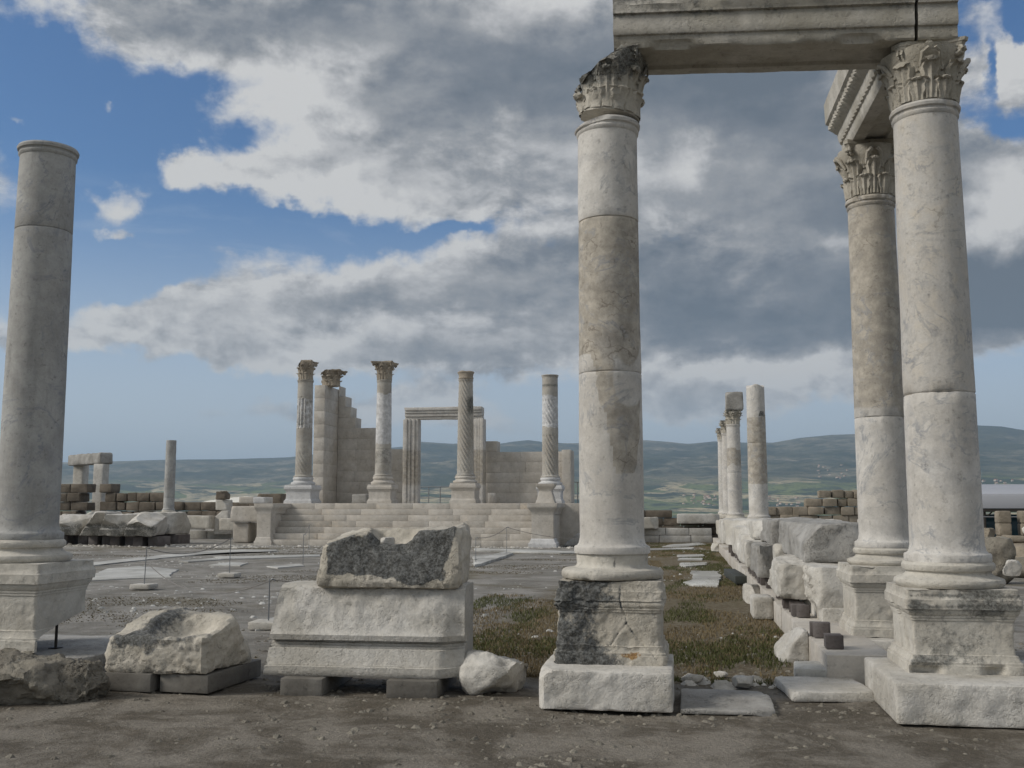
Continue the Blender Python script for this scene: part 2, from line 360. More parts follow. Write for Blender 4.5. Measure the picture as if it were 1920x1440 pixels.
def dens(prof, step):
    out = [prof[0]]
    for a, b in zip(prof, prof[1:]):
        a, b = np.array(a, float), np.array(b, float); n = max(1, int(math.ceil(np.linalg.norm(b-a)/step)))
        out += [tuple(a+(b-a)*k/n) for k in range(1, n+1)]
    return out
def lathe(m, prof, seg=48, step=.1, flute=None, cap=(True, True), bend=None):
    t = np.arange(seg)/seg*2*math.pi; rings = []
    for r, z in dens(prof, step):
        rr = np.full(seg, r)
        if flute: rr = r*(1-flute(t, z))
        x0, y0 = bend(z) if bend else (0, 0)
        rings.append(np.stack([x0+rr*np.cos(t), y0+rr*np.sin(t), np.full(seg, z)], 1))
    return m.rings(rings, cap)
def sqring(hx, hy, z, n, r):
    pts = []
    for (ax, ay, bx, by) in ((-1, -1, 1, -1), (1, -1, 1, 1), (1, 1, -1, 1), (-1, 1, -1, -1)):
        for k in range(n):
            u = k/n; pts.append(((ax+(bx-ax)*u)*hx, (ay+(by-ay)*u)*hy))
    P = np.array(pts); lo = np.array([hx-r, hy-r]); q = np.clip(P, -lo, lo); d = P-q; L = np.linalg.norm(d, axis=1, keepdims=True); P = q+d*np.minimum(1, r/np.maximum(L, 1e-9))
    return np.column_stack([P, np.full(len(P), z)])
def sqloft(m, prof, n=16, r=.015, step=.04):
    return m.rings([sqring(a, b, z, n, r) for a, b, z in dens(prof, step)], n_in=3)
def block(sx, sy, sz, cell=.06, r=.03, amp=.02, freq=3, planes=(), seed=0, fine=.004, dent=.0, fn=None, octv=4):
    m = M(); m.box(-sx/2, sx/2, -sy/2, sy/2, 0, sz, r, *(max(1, int(a/cell)) for a in (sx, sy, sz)))
    if fn: m.set(fn(m.P()))
    m.clip([(n, d) for n, d in planes])
    m.rough(amp, freq, seed, octv, fine)
    if dent: m.dent(dent, freq*1.5, seed+3)
    P = m.P(); P[:, 2] = np.maximum(P[:, 2], 0); return m.set(P)
def rplanes(sx, sy, sz, n, seed, depth=.12):
    rg = random.Random(seed); out = []
    for _ in range(n):
        d = np.array([rg.choice((-1, 1))*rg.uniform(.3, 1), rg.choice((-1, 1))*rg.uniform(.3, 1), rg.uniform(.1, 1.1)]); d /= np.linalg.norm(d)
        corner = np.array([math.copysign(sx/2, d[0]), math.copysign(sy/2, d[1]), sz if d[2] > 0 else 0]); out.append((d, corner@d-rg.uniform(.3, 1)*depth*(sx+sy+sz)/2.2))
    return out
def boulder(sx, sy, sz, seed=0, n=28, amp=.05, planes=9):
    rg = random.Random(seed); m = M(); pr = [(math.sin(a)*1., -math.cos(a)) for a in np.linspace(.02, math.pi-.02, n)]
    m.rings([np.stack([r*np.cos(t), r*np.sin(t), np.full(n*2, z)], 1) for r, z in pr for t in (np.arange(n*2)/(n*2)*2*math.pi,)], n_in=0)
    P = m.P()*np.array([.62, .62, .62]); pl = []
    for _ in range(planes):
        d = np.array([rg.gauss(0, 1), rg.gauss(0, 1), rg.gauss(0, .8)]); d /= np.linalg.norm(d); pl.append((d, rg.uniform(.33, .46)))
    m.set(P).clip(pl+[((0, 0, 1), .42), ((0, 0, -1), .38)])
    P = m.P(); P = P*np.array([sx, sy, sz])/(P.max(0)-P.min(0)); P[:, 2] -= P[:, 2].min(); m.set(P)
    m.rough(amp*max(sx, sy, sz), 2.5/max(sx, sy, sz), seed, 5, amp*.25*max(sx, sy, sz)); return m

# ------------------------------------------------------------------ column pieces
def pedestal_mesh(hx, hy, H, seed, amp=.006, n=18, r=.02, dent=.01, detail=True):
    k = H/.65
    pr = [(1.13, 0), (1.13, .075), (1.11, .078), (1.11, .097), (1.085, .10), (1.055, .12), (1.04, .138), (1.04, .15), (1.0, .155), (1.0, .41), (1.022, .412), (1.022, .43), (1.04, .433), (1.04, .448), (1.055, .452), (1.09, .475), (1.10, .49), (1.10, .497), (1.14, .50), (1.14, .572), (1.125, .577), (1.10, .60), (1.09, .65)]
    m = M(); sqloft(m, [(hx*a, hy*a, z*k) for a, z in pr], n, r, 2.1*hx/n if detail else .2)
    m.rough(amp, 4, seed, 4, amp*.4)
    if dent: m.dent(dent*4, 5, seed+9, .25)
    return m
def attic(m, Rr, z0, H, seg=48, seed=0, amp=.004):
    pr = [(1.40, 0), (1.47, .10), (1.49, .20), (1.46, .31), (1.38, .36), (1.27, .40), (1.18, .48), (1.14, .56), (1.15, .62), (1.22, .66), (1.255, .76), (1.25, .88), (1.19, .97), (1.15, 1.0)]
    lathe(m, [(a*Rr, z0+b*H) for a, b in pr], seg, .05); return m.rough(amp, 5, seed, 4, amp*.4)
def corinthian(Rr, H, hw, seg=40, seed=0, amp=.006, nl=8, ns=7, nt=9):
    m = M(); B = lambda z: Rr*(.99+.34*sm(z/H, .45, .92))
    lathe(m, [(B(z), z) for z in np.linspace(0, H*.9, 12)], seg, .1)
    rg = random.Random(seed)
    def leaf(th, zb, h, w, out):
        rings = []
        for i in range(nt):
            t = i/(nt-1); zz = zb+h*(math.sin(min(t, 1)*math.pi*.60)/math.sin(math.pi*.5)) if t > .0 else zb
            rad = B(min(zz, H*.9))+.012+out*t**2.6
            wd = w*(.62+.5*math.sin(math.pi*min(1, t*.85)))*(1-.22*abs(math.sin(4.0*math.pi*t)))*(1-.55*sm(t, .75, 1.0))
            s_ = np.linspace(-1, 1, ns); rib = .010*np.cos(3*math.pi*s_)+.012*(1-s_**2)
            rf = rad+rib-.05*w*s_**2; rb = rad-.028-.05*w*s_**2
            an = th+s_*wd/rad; fr = np.stack([rf*np.cos(an), rf*np.sin(an), np.full(ns, zz)-.015*h*s_**2*4*t], 1)
            bk = np.stack([rb*np.cos(an), rb*np.sin(an), np.full(ns, zz)-.02*t], 1)[::-1]; rings.append(np.concatenate([fr, bk]))
        m.rings(rings, (False, True), 0)
    for k in range(nl): leaf((k+.5)/nl*2*math.pi, .01, H*.36, Rr*.36, .085+.01*rg.random())
    for k in range(nl): leaf(k/nl*2*math.pi, .02, H*.63, Rr*.34, .10+.015*rg.random())
    for k in range(4):
        a = math.pi/4+k*math.pi/2; cx = hw*1.13
        for sgn in (-1, 1):
            pts = []; rs = []
            for i in range(9):
                t = i/8; rad = B(H*.5)*(1-t**1.7)+cx*t**1.7*.98*1.0; an = a+sgn*(.42*(1-t)); z = H*(.5+.36*math.sin(t*math.pi*.5)); pts.append((rad*math.cos(an), rad*math.sin(an), z)); rs.append(.022+.008*t)
            m.tube(pts, rs, 7)
            c_ = np.array([cx*math.cos(a), cx*math.sin(a), H*.80]); sp = []
            for i in range(13):
                q = i/12*2.6*math.pi; rr = .055*(1-i/16); dr = np.array([math.cos(a), math.sin(a), 0]); sp.append(c_+dr*rr*math.cos(q)+np.array([0, 0, 1])*rr*math.sin(q)+sgn*.018*np.array([-math.sin(a), math.cos(a), 0]))
            m.tube(sp, [.022-.0009*i for i in range(13)], 6)
        a2 = k*math.pi/2                                     # inner helices and the flower on each side
        for sgn in (-1, 1): m.tube([(B(H*.55)*math.cos(a2+sgn*.3)+.02*math.cos(a2), B(H*.55)*math.sin(a2+sgn*.3)+.02*math.sin(a2), H*.56), ((B(H*.75)+.03)*math.cos(a2+sgn*.2), (B(H*.75)+.03)*math.sin(a2+sgn*.2), H*.74), ((B(H*.82)+.04)*math.cos(a2+sgn*.06), (B(H*.82)+.04)*math.sin(a2+sgn*.06), H*.80)], [.02, .022, .026], 6)
        m.tube([((hw*.80)*math.cos(a2), (hw*.80)*math.sin(a2), H*.93), ((hw*.95)*math.cos(a2), (hw*.95)*math.sin(a2), H*.93)], [.05, .035], 8)
    rings = []
    for z, f in ((.865, .93), (.90, .97), (.925, 1.0), (.93, 1.03), (1.0, 1.05)):
        pts = []
        for q in range(4):
            for s_ in np.linspace(-.88, .88, 11)[:]:
                x = s_; y = -(1-.17*(1-s_*s_/.7744)); c_, si = math.cos(q*math.pi/2), math.sin(q*math.pi/2)
                pts.append((hw*f*(x*c_-y*si), hw*f*(x*si+y*c_), z*H))
        rings.append(pts)
    m.rings(rings, n_in=3); m.rough(amp, 9, seed, 3, amp*.5); return m
def slim(P, pts):
    r_ = np.hypot(P[:, 0], P[:, 1]); rm = np.interp(P[:, 2], [a for a, b in pts], [b for a, b in pts]); f_ = np.where(r_ > rm, (rm+(r_-rm)*.3)/np.maximum(r_, 1e-6), 1); P = P.copy(); P[:, 0] *= f_; P[:, 1] *= f_; return P
def shaft(r0, r1, z0, z1, joints=(), seed=0, seg=64, step=.12, fillet=True, neck=True, flute=None, amp=.003, bend=None):
    """shaft profile local z from z0 to z1, drum joints as grooves"""
    L = z1-z0; pr = []
    if fillet: pr += [(r0*1.165, z0), (r0*1.175, z0+.008), (r0*1.175, z0+.056), (r0*1.155, z0+.064), (r0*1.085, z0+.072), (r0*1.035, z0+.09), (r0*1.01, z0+.125)]
    def rad(z):
        t = (z-z0)/L; return r0+(r1-r0)*(t**1.6)
    ks = sorted(joints); zs = list(np.arange(z0+.14, z1-.13, step))
    for j in ks: zs = [z for z in zs if abs(z-j) > .03]+[j-.012, j-.005, j, j+.005, j+.012]
    for z in sorted(zs): pr.append((rad(z)-(.009 if z in ks else (.003 if any(abs(z-j) < .007 for j in ks) else 0)), z))
    if neck: pr += [(r1*1.0, z1-.115), (r1*1.05, z1-.10), (r1*1.06, z1-.08), (r1*1.02, z1-.07), (r1*1.03, z1-.055), (r1*1.10, z1-.045), (r1*1.12, z1-.02), (r1*1.08, z1)]
    else: pr += [(r1, z1-.06), (r1, z1-.012), (r1*.97, z1)]
    m = M(); lathe(m, pr, seg, step, flute, bend=bend); m.rough(amp, 2.2, seed, 4, amp*.4); P = m.P().copy(); rr_ = np.hypot(P[:, 0], P[:, 1]); chip = 0
    for j in list(ks)+([z0+.03] if fillet else [])+[z1-.03]: chip = chip+np.exp(-((P[:, 2]-j)/.022)**2)*sm(fbm(P*np.array([1, 1, .2]), 5, 3, seed+int(j*10)), .18, .5)*.028
    f_ = 1-chip/np.maximum(rr_, .05); P[:, 0] *= f_; P[:, 1] *= f_; return m.set(P)
def zone(m, parts, seed=0, sharp=.03, wob=.05):
    """tone attribute: list of (z0,z1,value,theta0,halfwidth) or without angle"""
    P = m.P(); nz = fbm(P, 3, 4, seed)*wob; th = np.arctan2(P[:, 1], P[:, 0]); v = np.zeros(len(P))
    for q in parts:
        z = P[:, 2]+nz*4; w = sm(z, q[0]-sharp, q[0]+sharp)*(1-sm(z, q[1]-sharp, q[1]+sharp))
        if len(q) > 3:
            d = np.abs((th-q[3]+math.pi) % (2*math.pi)-math.pi)+nz*3; w = w*(1-sm(d, q[4]-.08, q[4]+.08))
        v = np.maximum(v, w*q[2])
    return m.attr('tone', v)
def segdist(P, a, b):
    a, b = np.array(a, float), np.array(b, float); ab = b-a; t = np.clip(((P-a)@ab)/(ab@ab), 0, 1); return np.linalg.norm(P-a-t[:, None]*ab, axis=1)

# ================================================================== GROUND
def lines(lo, hi, a, b, fine, g=1.10, mx=8):
    out = list(np.arange(a, b, fine)); s = fine; x = b
    while x < hi: out.append(x); s = min(s*g, mx); x += s
    s = fine; x = a-fine; left = []
    while x > lo: left.append(x); s = min(s*g, mx); x -= s
    return np.array(left[::-1]+out)
gx = lines(-110, 110, -13, 4, .075); gy = lines(-60, 110, -8, 9, .075)
GX, GY = np.meshgrid(gx, gy, indexing='ij'); pts = np.stack([GX.ravel(), GY.ravel(), np.zeros(GX.size)], 1)
def ground_z(p):
    p = np.asarray(p, float); q = np.column_stack([p[:, :2], np.zeros(len(p))])
    near = np.exp(-((p[:, 1]+2)/9)**2)
    z = .030*fbm(q, .9, 4, 3)*(.25+.75*near)+.010*fbm(q, 5, 3, 4)*near
    z = z-.018
    r = np.hypot(p[:, 0], p[:, 1]); return z-2.5*sm(r, 78, 110)
pts[:, 2] = ground_z(pts); nxg, nyg = len(gx), len(gy)
fc = [(i*nyg+j, (i+1)*nyg+j, (i+1)*nyg+j+1, i*nyg+j+1) for i in range(nxg-1) for j in range(nyg-1)]
m_, t, p = newmat('gravelly earth')
tc = t.new('ShaderNodeTexCoord').outputs['Object']; sp = t.new('ShaderNodeSeparateXYZ'); t.l.new(tc, sp.inputs[0]); X_, Y_ = sp.outputs[0], sp.outputs[1]
big = t.noise(tc, .35, 6, .6, .5); med = t.noise(tc, 2.3, 7, .65); fine = t.noise(tc, 38, 4, .75); mid2 = t.noise(tc, 11, 6, .7)
col = t.mix(t.map(t.noise(tc, .8, 6, .65, .5), .40, .60), (.205, .195, .174), (.31, .296, .272))
foreg = t.map(t.math('ADD', Y_, t.math('MULTIPLY', big, 1.5)), 4.0, .2)      # the trodden earth path in front of the row
col = t.mix(foreg, col, t.mix(t.map(t.noise(tc, 1.3, 8, .72, .4), .40, .60), (.112, .097, .076), (.245, .222, .188)))
col = t.mix(t.map(med, .50, .68, 0., .6), col, (.125, .105, .08))
# thin dry growth on the court, browner in the strip beside the long wall
strip = t.math('MULTIPLY', t.map(t.math('ADD', X_, t.math('MULTIPLY', med, 1.2)), -4.7, -3.6), t.map(t.math('ADD', Y_, med), .8, 1.6))
strip = t.math('MULTIPLY', strip, t.map(X_, .4, -.3))
near_l = t.math('MULTIPLY', t.map(t.math('ADD', X_, t.math('MULTIPLY', Y_, .0)), -5.6, -4.2), t.map(Y_, 11., 6.)); near_l = t.math('MULTIPLY', near_l, t.map(Y_, .3, 1.5)); near_l = t.math('MULTIPLY', near_l, t.map(X_, .4, -.3))
soil = t.mix(t.map(mid2, .4, .6), (.12, .095, .062), (.19, .165, .115))
col = t.mix(t.math('MULTIPLY', t.math('MAXIMUM', strip, near_l), t.map(med, .18, .34)), col, soil)
patch = t.math('MULTIPLY', t.map(t.noise(tc, .22, 5, .6, .6), .54, .66), t.map(Y_, 5., 9.))
col = t.mix(t.math('MULTIPLY', patch, .75), col, (.13, .11, .065))
spk = t.map(t.voro(tc, 55, 'F1'), .22, .12); spk = t.math('MULTIPLY', spk, t.map(mid2, .5, .62))
col = t.mix(t.math('MULTIPLY', spk, .55), col, (.40, .385, .35))
fv = t.map(fine, .3, .7, .78, 1.2, 'LINEAR'); vc = t.new('ShaderNodeCombineXYZ')
for i in range(3): t.l.new(fv, vc.inputs[i])
col = t.mix(1., col, vc.outputs[0], 'MULTIPLY'); t.l.new(col, p.inputs['Base Color']); p.inputs['Roughness'].default_value = .95
b = t.new('ShaderNodeBump'); b.inputs['Strength'].default_value = 1.; b.inputs['Distance'].default_value = .05
t.l.new(t.math('ADD', t.math('MULTIPLY', mid2, .8), t.math('MULTIPLY', fine, .45)), b.inputs['Height']); t.l.new(b.outputs[0], p.inputs['Normal'])
g = M().add(pts, fc); tag(put('ground', g, m_), kind='structure')

# far terrain: polar sheet round the site
SKY = [(-900, 868), (-300, 868), (0, 868), (150, 866), (300, 862), (420, 861), (540, 857), (620, 848), (700, 842), (760, 837), (790, 828), (850, 832), (880, 829), (930, 833), (960, 828), (990, 825), (1020, 829), (1060, 831), (1130, 830), (1210, 825), (1250, 828), (1290, 832), (1340, 827), (1400, 830), (1450, 830), (1500, 821), (1560, 815), (1640, 812), (1700, 806), (1760, 800), (1835, 797), (1880, 799), (1920, 806), (2100, 800), (2600, 815)]
saz = np.array([azel(x, y)[0] for x, y in SKY]); sel = np.array([math.tan(azel(x, y)[1]) for x, y in SKY])
azs = np.concatenate([np.arange(-math.pi, -.95, .03), np.arange(-.95, .75, .0022), np.arange(.75, math.pi, .03)])
rs_ = np.concatenate([np.linspace(84, 130, 4), np.geomspace(150, 3200, 34), np.linspace(3300, 12200, 150), [14000, 18000]])
RR, AA = np.meshgrid(rs_, azs, indexing='ij')
skl = np.interp(AA, saz, sel); right_w = sm(AA, azel(1350, 900)[0], azel(1800, 900)[0]); left_w = 1-sm(AA, azel(430, 900)[0], azel(760, 900)[0])
q = np.stack([RR*np.sin(AA), RR*np.cos(AA), 0*RR], -1).reshape(-1, 3)
z1 = np.interp(RR, [84, 130, 300, 900, 3000], [-1.2, -7, -32, -60, -62])
k_valley = (RR-3000)/1500; kf = np.clip((RR-4200)/3000, 0, 1)
foot_el = .010+.022*(1-left_w)*1.0+.004*left_w
mid = np.interp(RR, [3000, 4300, 7000, 7001], [-62, -20, 0, 0]); 
footz = -20+(foot_el*7200+20)*sm(RR, 4200, 7200)
ridge = footz+(skl*10200-footz)*np.clip((RR-6600-0*left_w)/3600, 0, 1)**1.15
z = np.where(RR < 3000, z1, np.where(RR < 4200, -62+42*sm(RR, 3000, 4200), np.where(RR < 6600, footz, ridge)))
fn_ = fbm(q, 1/900., 5, 21, .52, True).reshape(RR.shape); f2 = fbm(q, 1/350., 4, 22).reshape(RR.shape)
env = sm(RR, 4000, 8000)*(1-sm(RR, 9300, 10200)); z = z+fn_*62*env*(.5+.5*(1-right_w))+f2*14*sm(RR, 3300, 5000)*(1-sm(RR, 9500, 10200))
z = np.minimum(z, np.where(RR < 10150, (skl*.985)*RR+8*0, 1e9)); z = np.where(RR > 10300, skl*10200-(RR-10200)*.25, z)
z = z+1.65; z = np.where(RR < 3000, z1, z)
z = np.where(RR < 10150, z, z+4*f2)
Q = q.copy()+np.array([CAM[0], CAM[1], 0]); Q[:, 2] = z.ravel(); na, nr = len(azs), len(rs_)
fc = [(i*na+j, i*na+(j+1) % na, (i+1)*na+(j+1) % na, (i+1)*na+j) for i in range(nr-1) for j in range(na)]
m_, t, p = newmat('valley and mountain slopes')
tc = t.new('ShaderNodeTexCoord').outputs['Object']; sp = t.new('ShaderNodeSeparateXYZ'); t.l.new(tc, sp.inputs[0]); Z_ = sp.outputs[2]
n_a = t.noise(tc, .0011, 7, .62, .6); n_b = t.noise(tc, .006, 7, .68); n_c = t.noise(tc, .022, 4, .75)
wood = t.mix(t.map(n_b, .38, .62), (.022, .036, .022), (.065, .075, .04))
scrub = t.mix(t.map(n_b, .4, .62), (.06, .068, .04), (.22, .20, .14))
mt = t.mix(t.map(n_a, .42, .58), wood, scrub)
scar = t.math('MULTIPLY', t.map(n_b, .60, .70), t.map(n_a, .48, .58)); mt = t.mix(t.math('MULTIPLY', scar, .95), mt, (.60, .50, .38))
fvec = t.vmath('MULTIPLY', t.vmath('ADD', tc, (0, 0, 0)), (1, 1, 0)); vcol = t.voro(fvec, .0042, 'F1', 'Color'); vs_ = t.new('ShaderNodeSeparateXYZ'); t.l.new(vcol, vs_.inputs[0])
fld = t.mix(t.map(vs_.outputs[0], .45, .5), (.04, .06, .03), (.46, .39, .24)); fld = t.mix(t.map(vs_.outputs[1], .55, .6), fld, (.16, .19, .07)); fld = t.mix(t.map(n_b, .45, .62), fld, (.035, .05, .028))
spx = t.new('ShaderNodeSeparateXYZ'); t.l.new(tc, spx.inputs[0])
lowm = t.math('MULTIPLY', t.map(t.math('ADD', Z_, t.math('MULTIPLY', n_a, 260)), 340, 240), 1.0)
col = t.mix(lowm, mt, fld); col = t.mix(t.map(n_c, .52, .62, 0., .75), col, (.025, .036, .022)); t.l.new(col, p.inputs['Base Color']); p.inputs['Roughness'].default_value = .95
tag(put('hills', M().add(Q, fc), m_), kind='structure')

def terrain_z(x, y):
    dx, dy = x-CAM[0], y-CAM[1]; r = math.hypot(dx, dy); a = math.atan2(dx, dy)
    i = np.searchsorted(rs_, r); j = np.searchsorted(azs, a); return float(z[min(i, nr-1), min(j, na-1)])
def far_pt(px, py, r0=3300):                     # where a sight line meets the far terrain
    d = ray(px, py); d = d/np.linalg.norm(d)
    for r in np.arange(r0, 10400, 25.):
        q_ = CAM+d*r
        if terrain_z(q_[0], q_[1]) > q_[2]: return q_
    return CAM+d*9000

# white travertine terraces catching light far behind the left colonnade
tv = M(); rings = []
for t_ in np.linspace(0, 1, 7):
    ring = []
    for k in range(40):
        a = k/40*2*math.pi; w = 1-.75*t_**1.5+.10*math.sin(3*a+1)+.05*math.sin(7*a); ring.append((210*w*math.cos(a), 130*w*math.sin(a), 26*t_**.8))
    rings.append(ring)
tv.rings(rings); tv.rough(4, .03, 5); c_ = PV(480, 944, 3000); mt_ = plain('white travertine', (.80, .76, .66), .8, 0, .06, .02)
tag(put('hills_travertine', tv, mt_, None, (c_[0], c_[1], c_[2]-6)), kind='structure')

# ================================================================== FOREGROUND ROW
# right front column
def column(label, x, y, pz0, pz1, bz1, top, capH, hx, hy, r0, r1, seed, matc='marble', joints=(), zones=(), cap=None, group='standing columns of the near colonnade', ped_fn=None, pedmat='base', hasneck=True, rr=.022, basefn=None, n=64, name='marble_column', seg=72, bend=None):
    th = thing(name, label, 'column', (x, y, 0), 0, group)
    pm = pedestal_mesh(hx, hy, pz1-pz0, seed, .006, n, rr); pm.set(pm.P()+np.array([0, 0, pz0]))
    if ped_fn: ped_fn(pm)
    put('pedestal', pm, pedmat, th)
    bm = M(); (basefn or attic)(bm, r0, pz1, bz1-pz1, seg, seed)
    if not basefn: bm.attr('stain_shade', .25*sm(fbm(bm.P(), 4, 3, seed), .1, .5))
    put('base', bm, 'base', th)
    s_ = shaft(r0, r1, bz1, top, joints, seed, seg, bend=bend, neck=hasneck)
    if zones: zone(s_, zones, seed)
    put('shaft', s_, matc, th)
    if cap: cap.set(cap.P()+np.array([0, 0, top])); put('capital', cap, 'carved', th)
    return th
def ped_r1(m):
    P = m.P(); fr = sm(-P[:, 1], .36, .44); n = fbm(P, 2.2, 4, 5)
    st = fr*(sm(P[:, 2], .33, .42)*.46+.42*sm(n, -.1, .35))*(1-.8*sm(np.abs(P[:, 0]), .40, .47))
    st += .45*fr*(1-sm(np.abs(P[:, 2]-.845), .0, .03))+.35*fr*(1-sm(np.abs(P[:, 2]-.93), .0, .02))  # darker lines along two mouldings of the front
    # broken lower front edge
    m.attr('stain_shade', st); k = fr*(1-sm(P[:, 2], .34, .40))*sm(fbm(P, 3, 2, 8), -.1, .35); P[:, 1] += k*.07; m.set(P)
cap1 = corinthian(.270, .65, .315, 44, 11).rough(.014, 5, 6, 4, .007); cap1.set(slim(cap1.P(), [(0, .275), (.1, .305), (.35, .35), (.65, .45)])); P = cap1.P(); cap1.attr('stain_shade', .12+.25*sm(fbm(P, 3, 3, 2), .1, .5))
# broken left front corner of the right capital
P = P.copy(); k = ((-P[:, 0]-P[:, 1])*.7071-.33); m2 = (k > 0) & (P[:, 2] > .3); P[m2, 0] += k[m2]*.7*.7; P[m2, 1] += k[m2]*.7*.7; cap1.set(P*np.array([1, 1, .84])).rough(.012, 6, 3)
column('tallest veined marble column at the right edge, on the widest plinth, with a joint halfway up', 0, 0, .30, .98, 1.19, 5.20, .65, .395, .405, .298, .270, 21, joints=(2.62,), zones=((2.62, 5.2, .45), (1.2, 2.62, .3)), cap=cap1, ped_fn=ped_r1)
b1 = block(1.75, 1.42, .31, .035, .02, .006, 2.5, seed=4, fine=.002)
P = b1.P().copy(); fr = sm(-P[:, 1], .62, .70); dg = fbm(np.column_stack([P[:, 0]*1.0+P[:, 2]*1.1, P[:, 1]*.2, P[:, 2]*.9-P[:, 0]*.8]), 5, 4, 9)
P[:, 1] += fr*(.03*dg+.02+.05*sm(-P[:, 0], .72, .88)*sm(P[:, 2], .12, .3)*0); b1.set(P).attr('stain_shade', fr*.25*sm(dg, 0, .5))
single('plinth_block', 'broad smooth topped plinth block with chiselled front under the right column', 'stone block', b1, 'hewn', (.225, -.26, 0))

def base_c(m, Rr, z0, H, seg, seed):
    pr = [(.40, 0), (.437, .012), (.452, .035), (.455, .06), (.442, .085), (.40, .098), (.345, .103), (.322, .118), (.314, .14), (.316, .19), (.318, H)]
    lathe(m, [(a, z0+b) for a, b in pr], 96, .02); m.rough(.008, 4, seed, 5, .004); P = m.P(); th_ = np.arctan2(P[:, 1], P[:, 0]); n = fbm(P, 4, 4, 3); lf = sm(-P[:, 0], -.12, .12)*sm(-P[:, 1], 0, .2)
    d = segdist(np.stack([P[:, 0], P[:, 2]-z0], 1)+np.stack([n*.01, n*0], 1), (.03, .24), (.045, .11)); m.dent(.03, 9, 5, .2); m.attr('stain_shade', .42*lf*(1-sm(P[:, 2]-z0, .09, .11))*sm(n, -.5, .2)+1.0*np.exp(-(d/.006)**2)*(P[:, 1] < 0)); m.attr('ochre', .12*sm(n, .1, .5)); return m
# centre column: capital knocked askew, lichen on the pedestal
def ped_c(m):
    P = m.P().copy(); n = fbm(P, 3.5, 5, 31); N = m.normals(); left = sm(-P[:, 0], -.12, .22)
    P += N*(n*.034*(.45+left))[:, None]; P += N*((.014*fbm(P, 11, 3, 33)+.010*fbm(P, 28, 3, 34))*(.35+left))[:, None]; P -= N*(.05*np.clip(fbm(P, 6, 3, 36)-.25, 0, 1))[:, None]
    lowf = (1-sm(P[:, 2], .36, .50)); P[:, 0] *= 1+.01*lowf; dado = sm(P[:, 2], .42, .48)*(1-sm(P[:, 2], .78, .86)); capz = sm(P[:, 2], .80, .88); P[:, :2] *= (1+.035*dado-.045*capz)[:, None]
    m.set(P); fr = sm(-P[:, 1], .30, .42); xz = P[:, [0, 2]]
    st = fr*(.86*sm(-P[:, 0]+n*.25, -.20, .14)*(1-.7*np.exp(-(((P[:, 0]+.06)/.06)**2+((P[:, 2]-.72)/.12)**2)))+.30*(1-sm(P[:, 2], .36, .46)))+.35*sm(-P[:, 0], .38, .44)+.25*fr*sm(P[:, 2], .72, .84)
    for a, b_ in (((.10, .80), (.14, .66)), ((.14, .66), (.20, .60)), ((.20, .60), (.28, .48)), ((.28, .48), (.40, .37)), ((.14, .66), (.06, .56)), ((.06, .56), (-.0, .47)), ((.09, .98), (.10, .80))):
        d = segdist(xz+np.stack([n*.03, n*.03], 1), a, b_); cr_ = fr*np.exp(-(d/.0075)**2); st += .75*cr_; P[:, 1] += cr_*.008
    m.set(P); m.attr('stain_shade', st); m.attr('ochre', fr*.72*np.exp(-(((P[:, 0]-.19)/.13)**2+((P[:, 2]-.395)/.042)**2)))
capc = corinthian(.280, .62, .335, 44, 12, .009); P = capc.P().copy()
P = slim(P, [(0, .285), (.12, .30), (.3, .345), (.42, .37), (.62, .46)])
capc.set(P*np.array([1, 1, 1.05])).clip([((-.60, -.16, .78), .455), ((-.1, -.85, .50), .56), ((1, -.2, 0), .355)]); P = capc.P().copy()
capc.rough(.034, 5, 41, 5, .014); P = capc.P().copy()
smooth_low = 1-sm(P[:, 2], .10, .17)*1.0; rad = np.hypot(P[:, 0], P[:, 1]); tgt = .292/np.maximum(rad, 1e-6); f_ = np.where(rad > .285, 1+(tgt-1)*smooth_low, 1); P[:, 0] *= f_; P[:, 1] *= f_
capc.attr('stain_shade', .80*sm(P[:, 2]-.25*P[:, 0], .18, .40)+.08); P[:, 2] += .055+.07*sm(P[:, 2]*0+(-P[:, 0]), -.3, .3)*(1-sm(P[:, 2], .0, .2)); P[:, 0] += .045; capc.set(P)
cc = column('middle marble column with a lichen blackened, cracked pedestal and a broken tilted capital', -2.865, 0, .31, 1.01, 1.235, 5.24, .62, .425, .40, .292, .278, 22, joints=(2.86, 4.29), cap=None, ped_fn=ped_c, pedmat='lichen',
            zones=((1.9, 4.29, 1.0, -1.15, .95), (2.86, 4.29, .9, -1.6, 1.7)), hasneck=True, n=84, rr=.045, basefn=base_c)
sh = [o for o in cc.children if o.name.startswith('shaft')][0]
me = sh.data; Pm = np.array([v.co for v in me.vertices]); th_ = np.arctan2(Pm[:, 1], Pm[:, 0]); nz = fbm(Pm, 2.4, 4, 77)
# ragged lower border of the old patch let into the restored shaft, broken top edge
zlow = 1.95+1.1*sm(np.abs(th_+1.05)+nz*.35, .25, 1.25); tonev = sm(Pm[:, 2]+nz*.05, zlow-.02, zlow+.02)*(1-sm(Pm[:, 2], 4.28, 4.31)); tonev *= 1-.8*sm(np.abs(Pm[:, 2]-3.0-.25*np.sin(th_*2)+nz*.2), .3, .1)*sm(th_, -1.7, -1.2)
me.attributes['tone'].data.foreach_set('value', tonev.astype(np.float32))
for v, t0 in zip(me.vertices, tonev):
    r_ = math.hypot(v.co.x, v.co.y)
    if r_ > .1: k = 1-.004*t0/r_; v.co.x *= k; v.co.y *= k
    if v.co.z > 5.15: v.co.z -= .05*max(0, -v.co.x/.28)*(v.co.z-5.15)/.09
cg = M(); cg = capc; cg.set(cg.P()+np.array([-.02, 0, 5.215])); put('capital', cg, 'carved', cc)
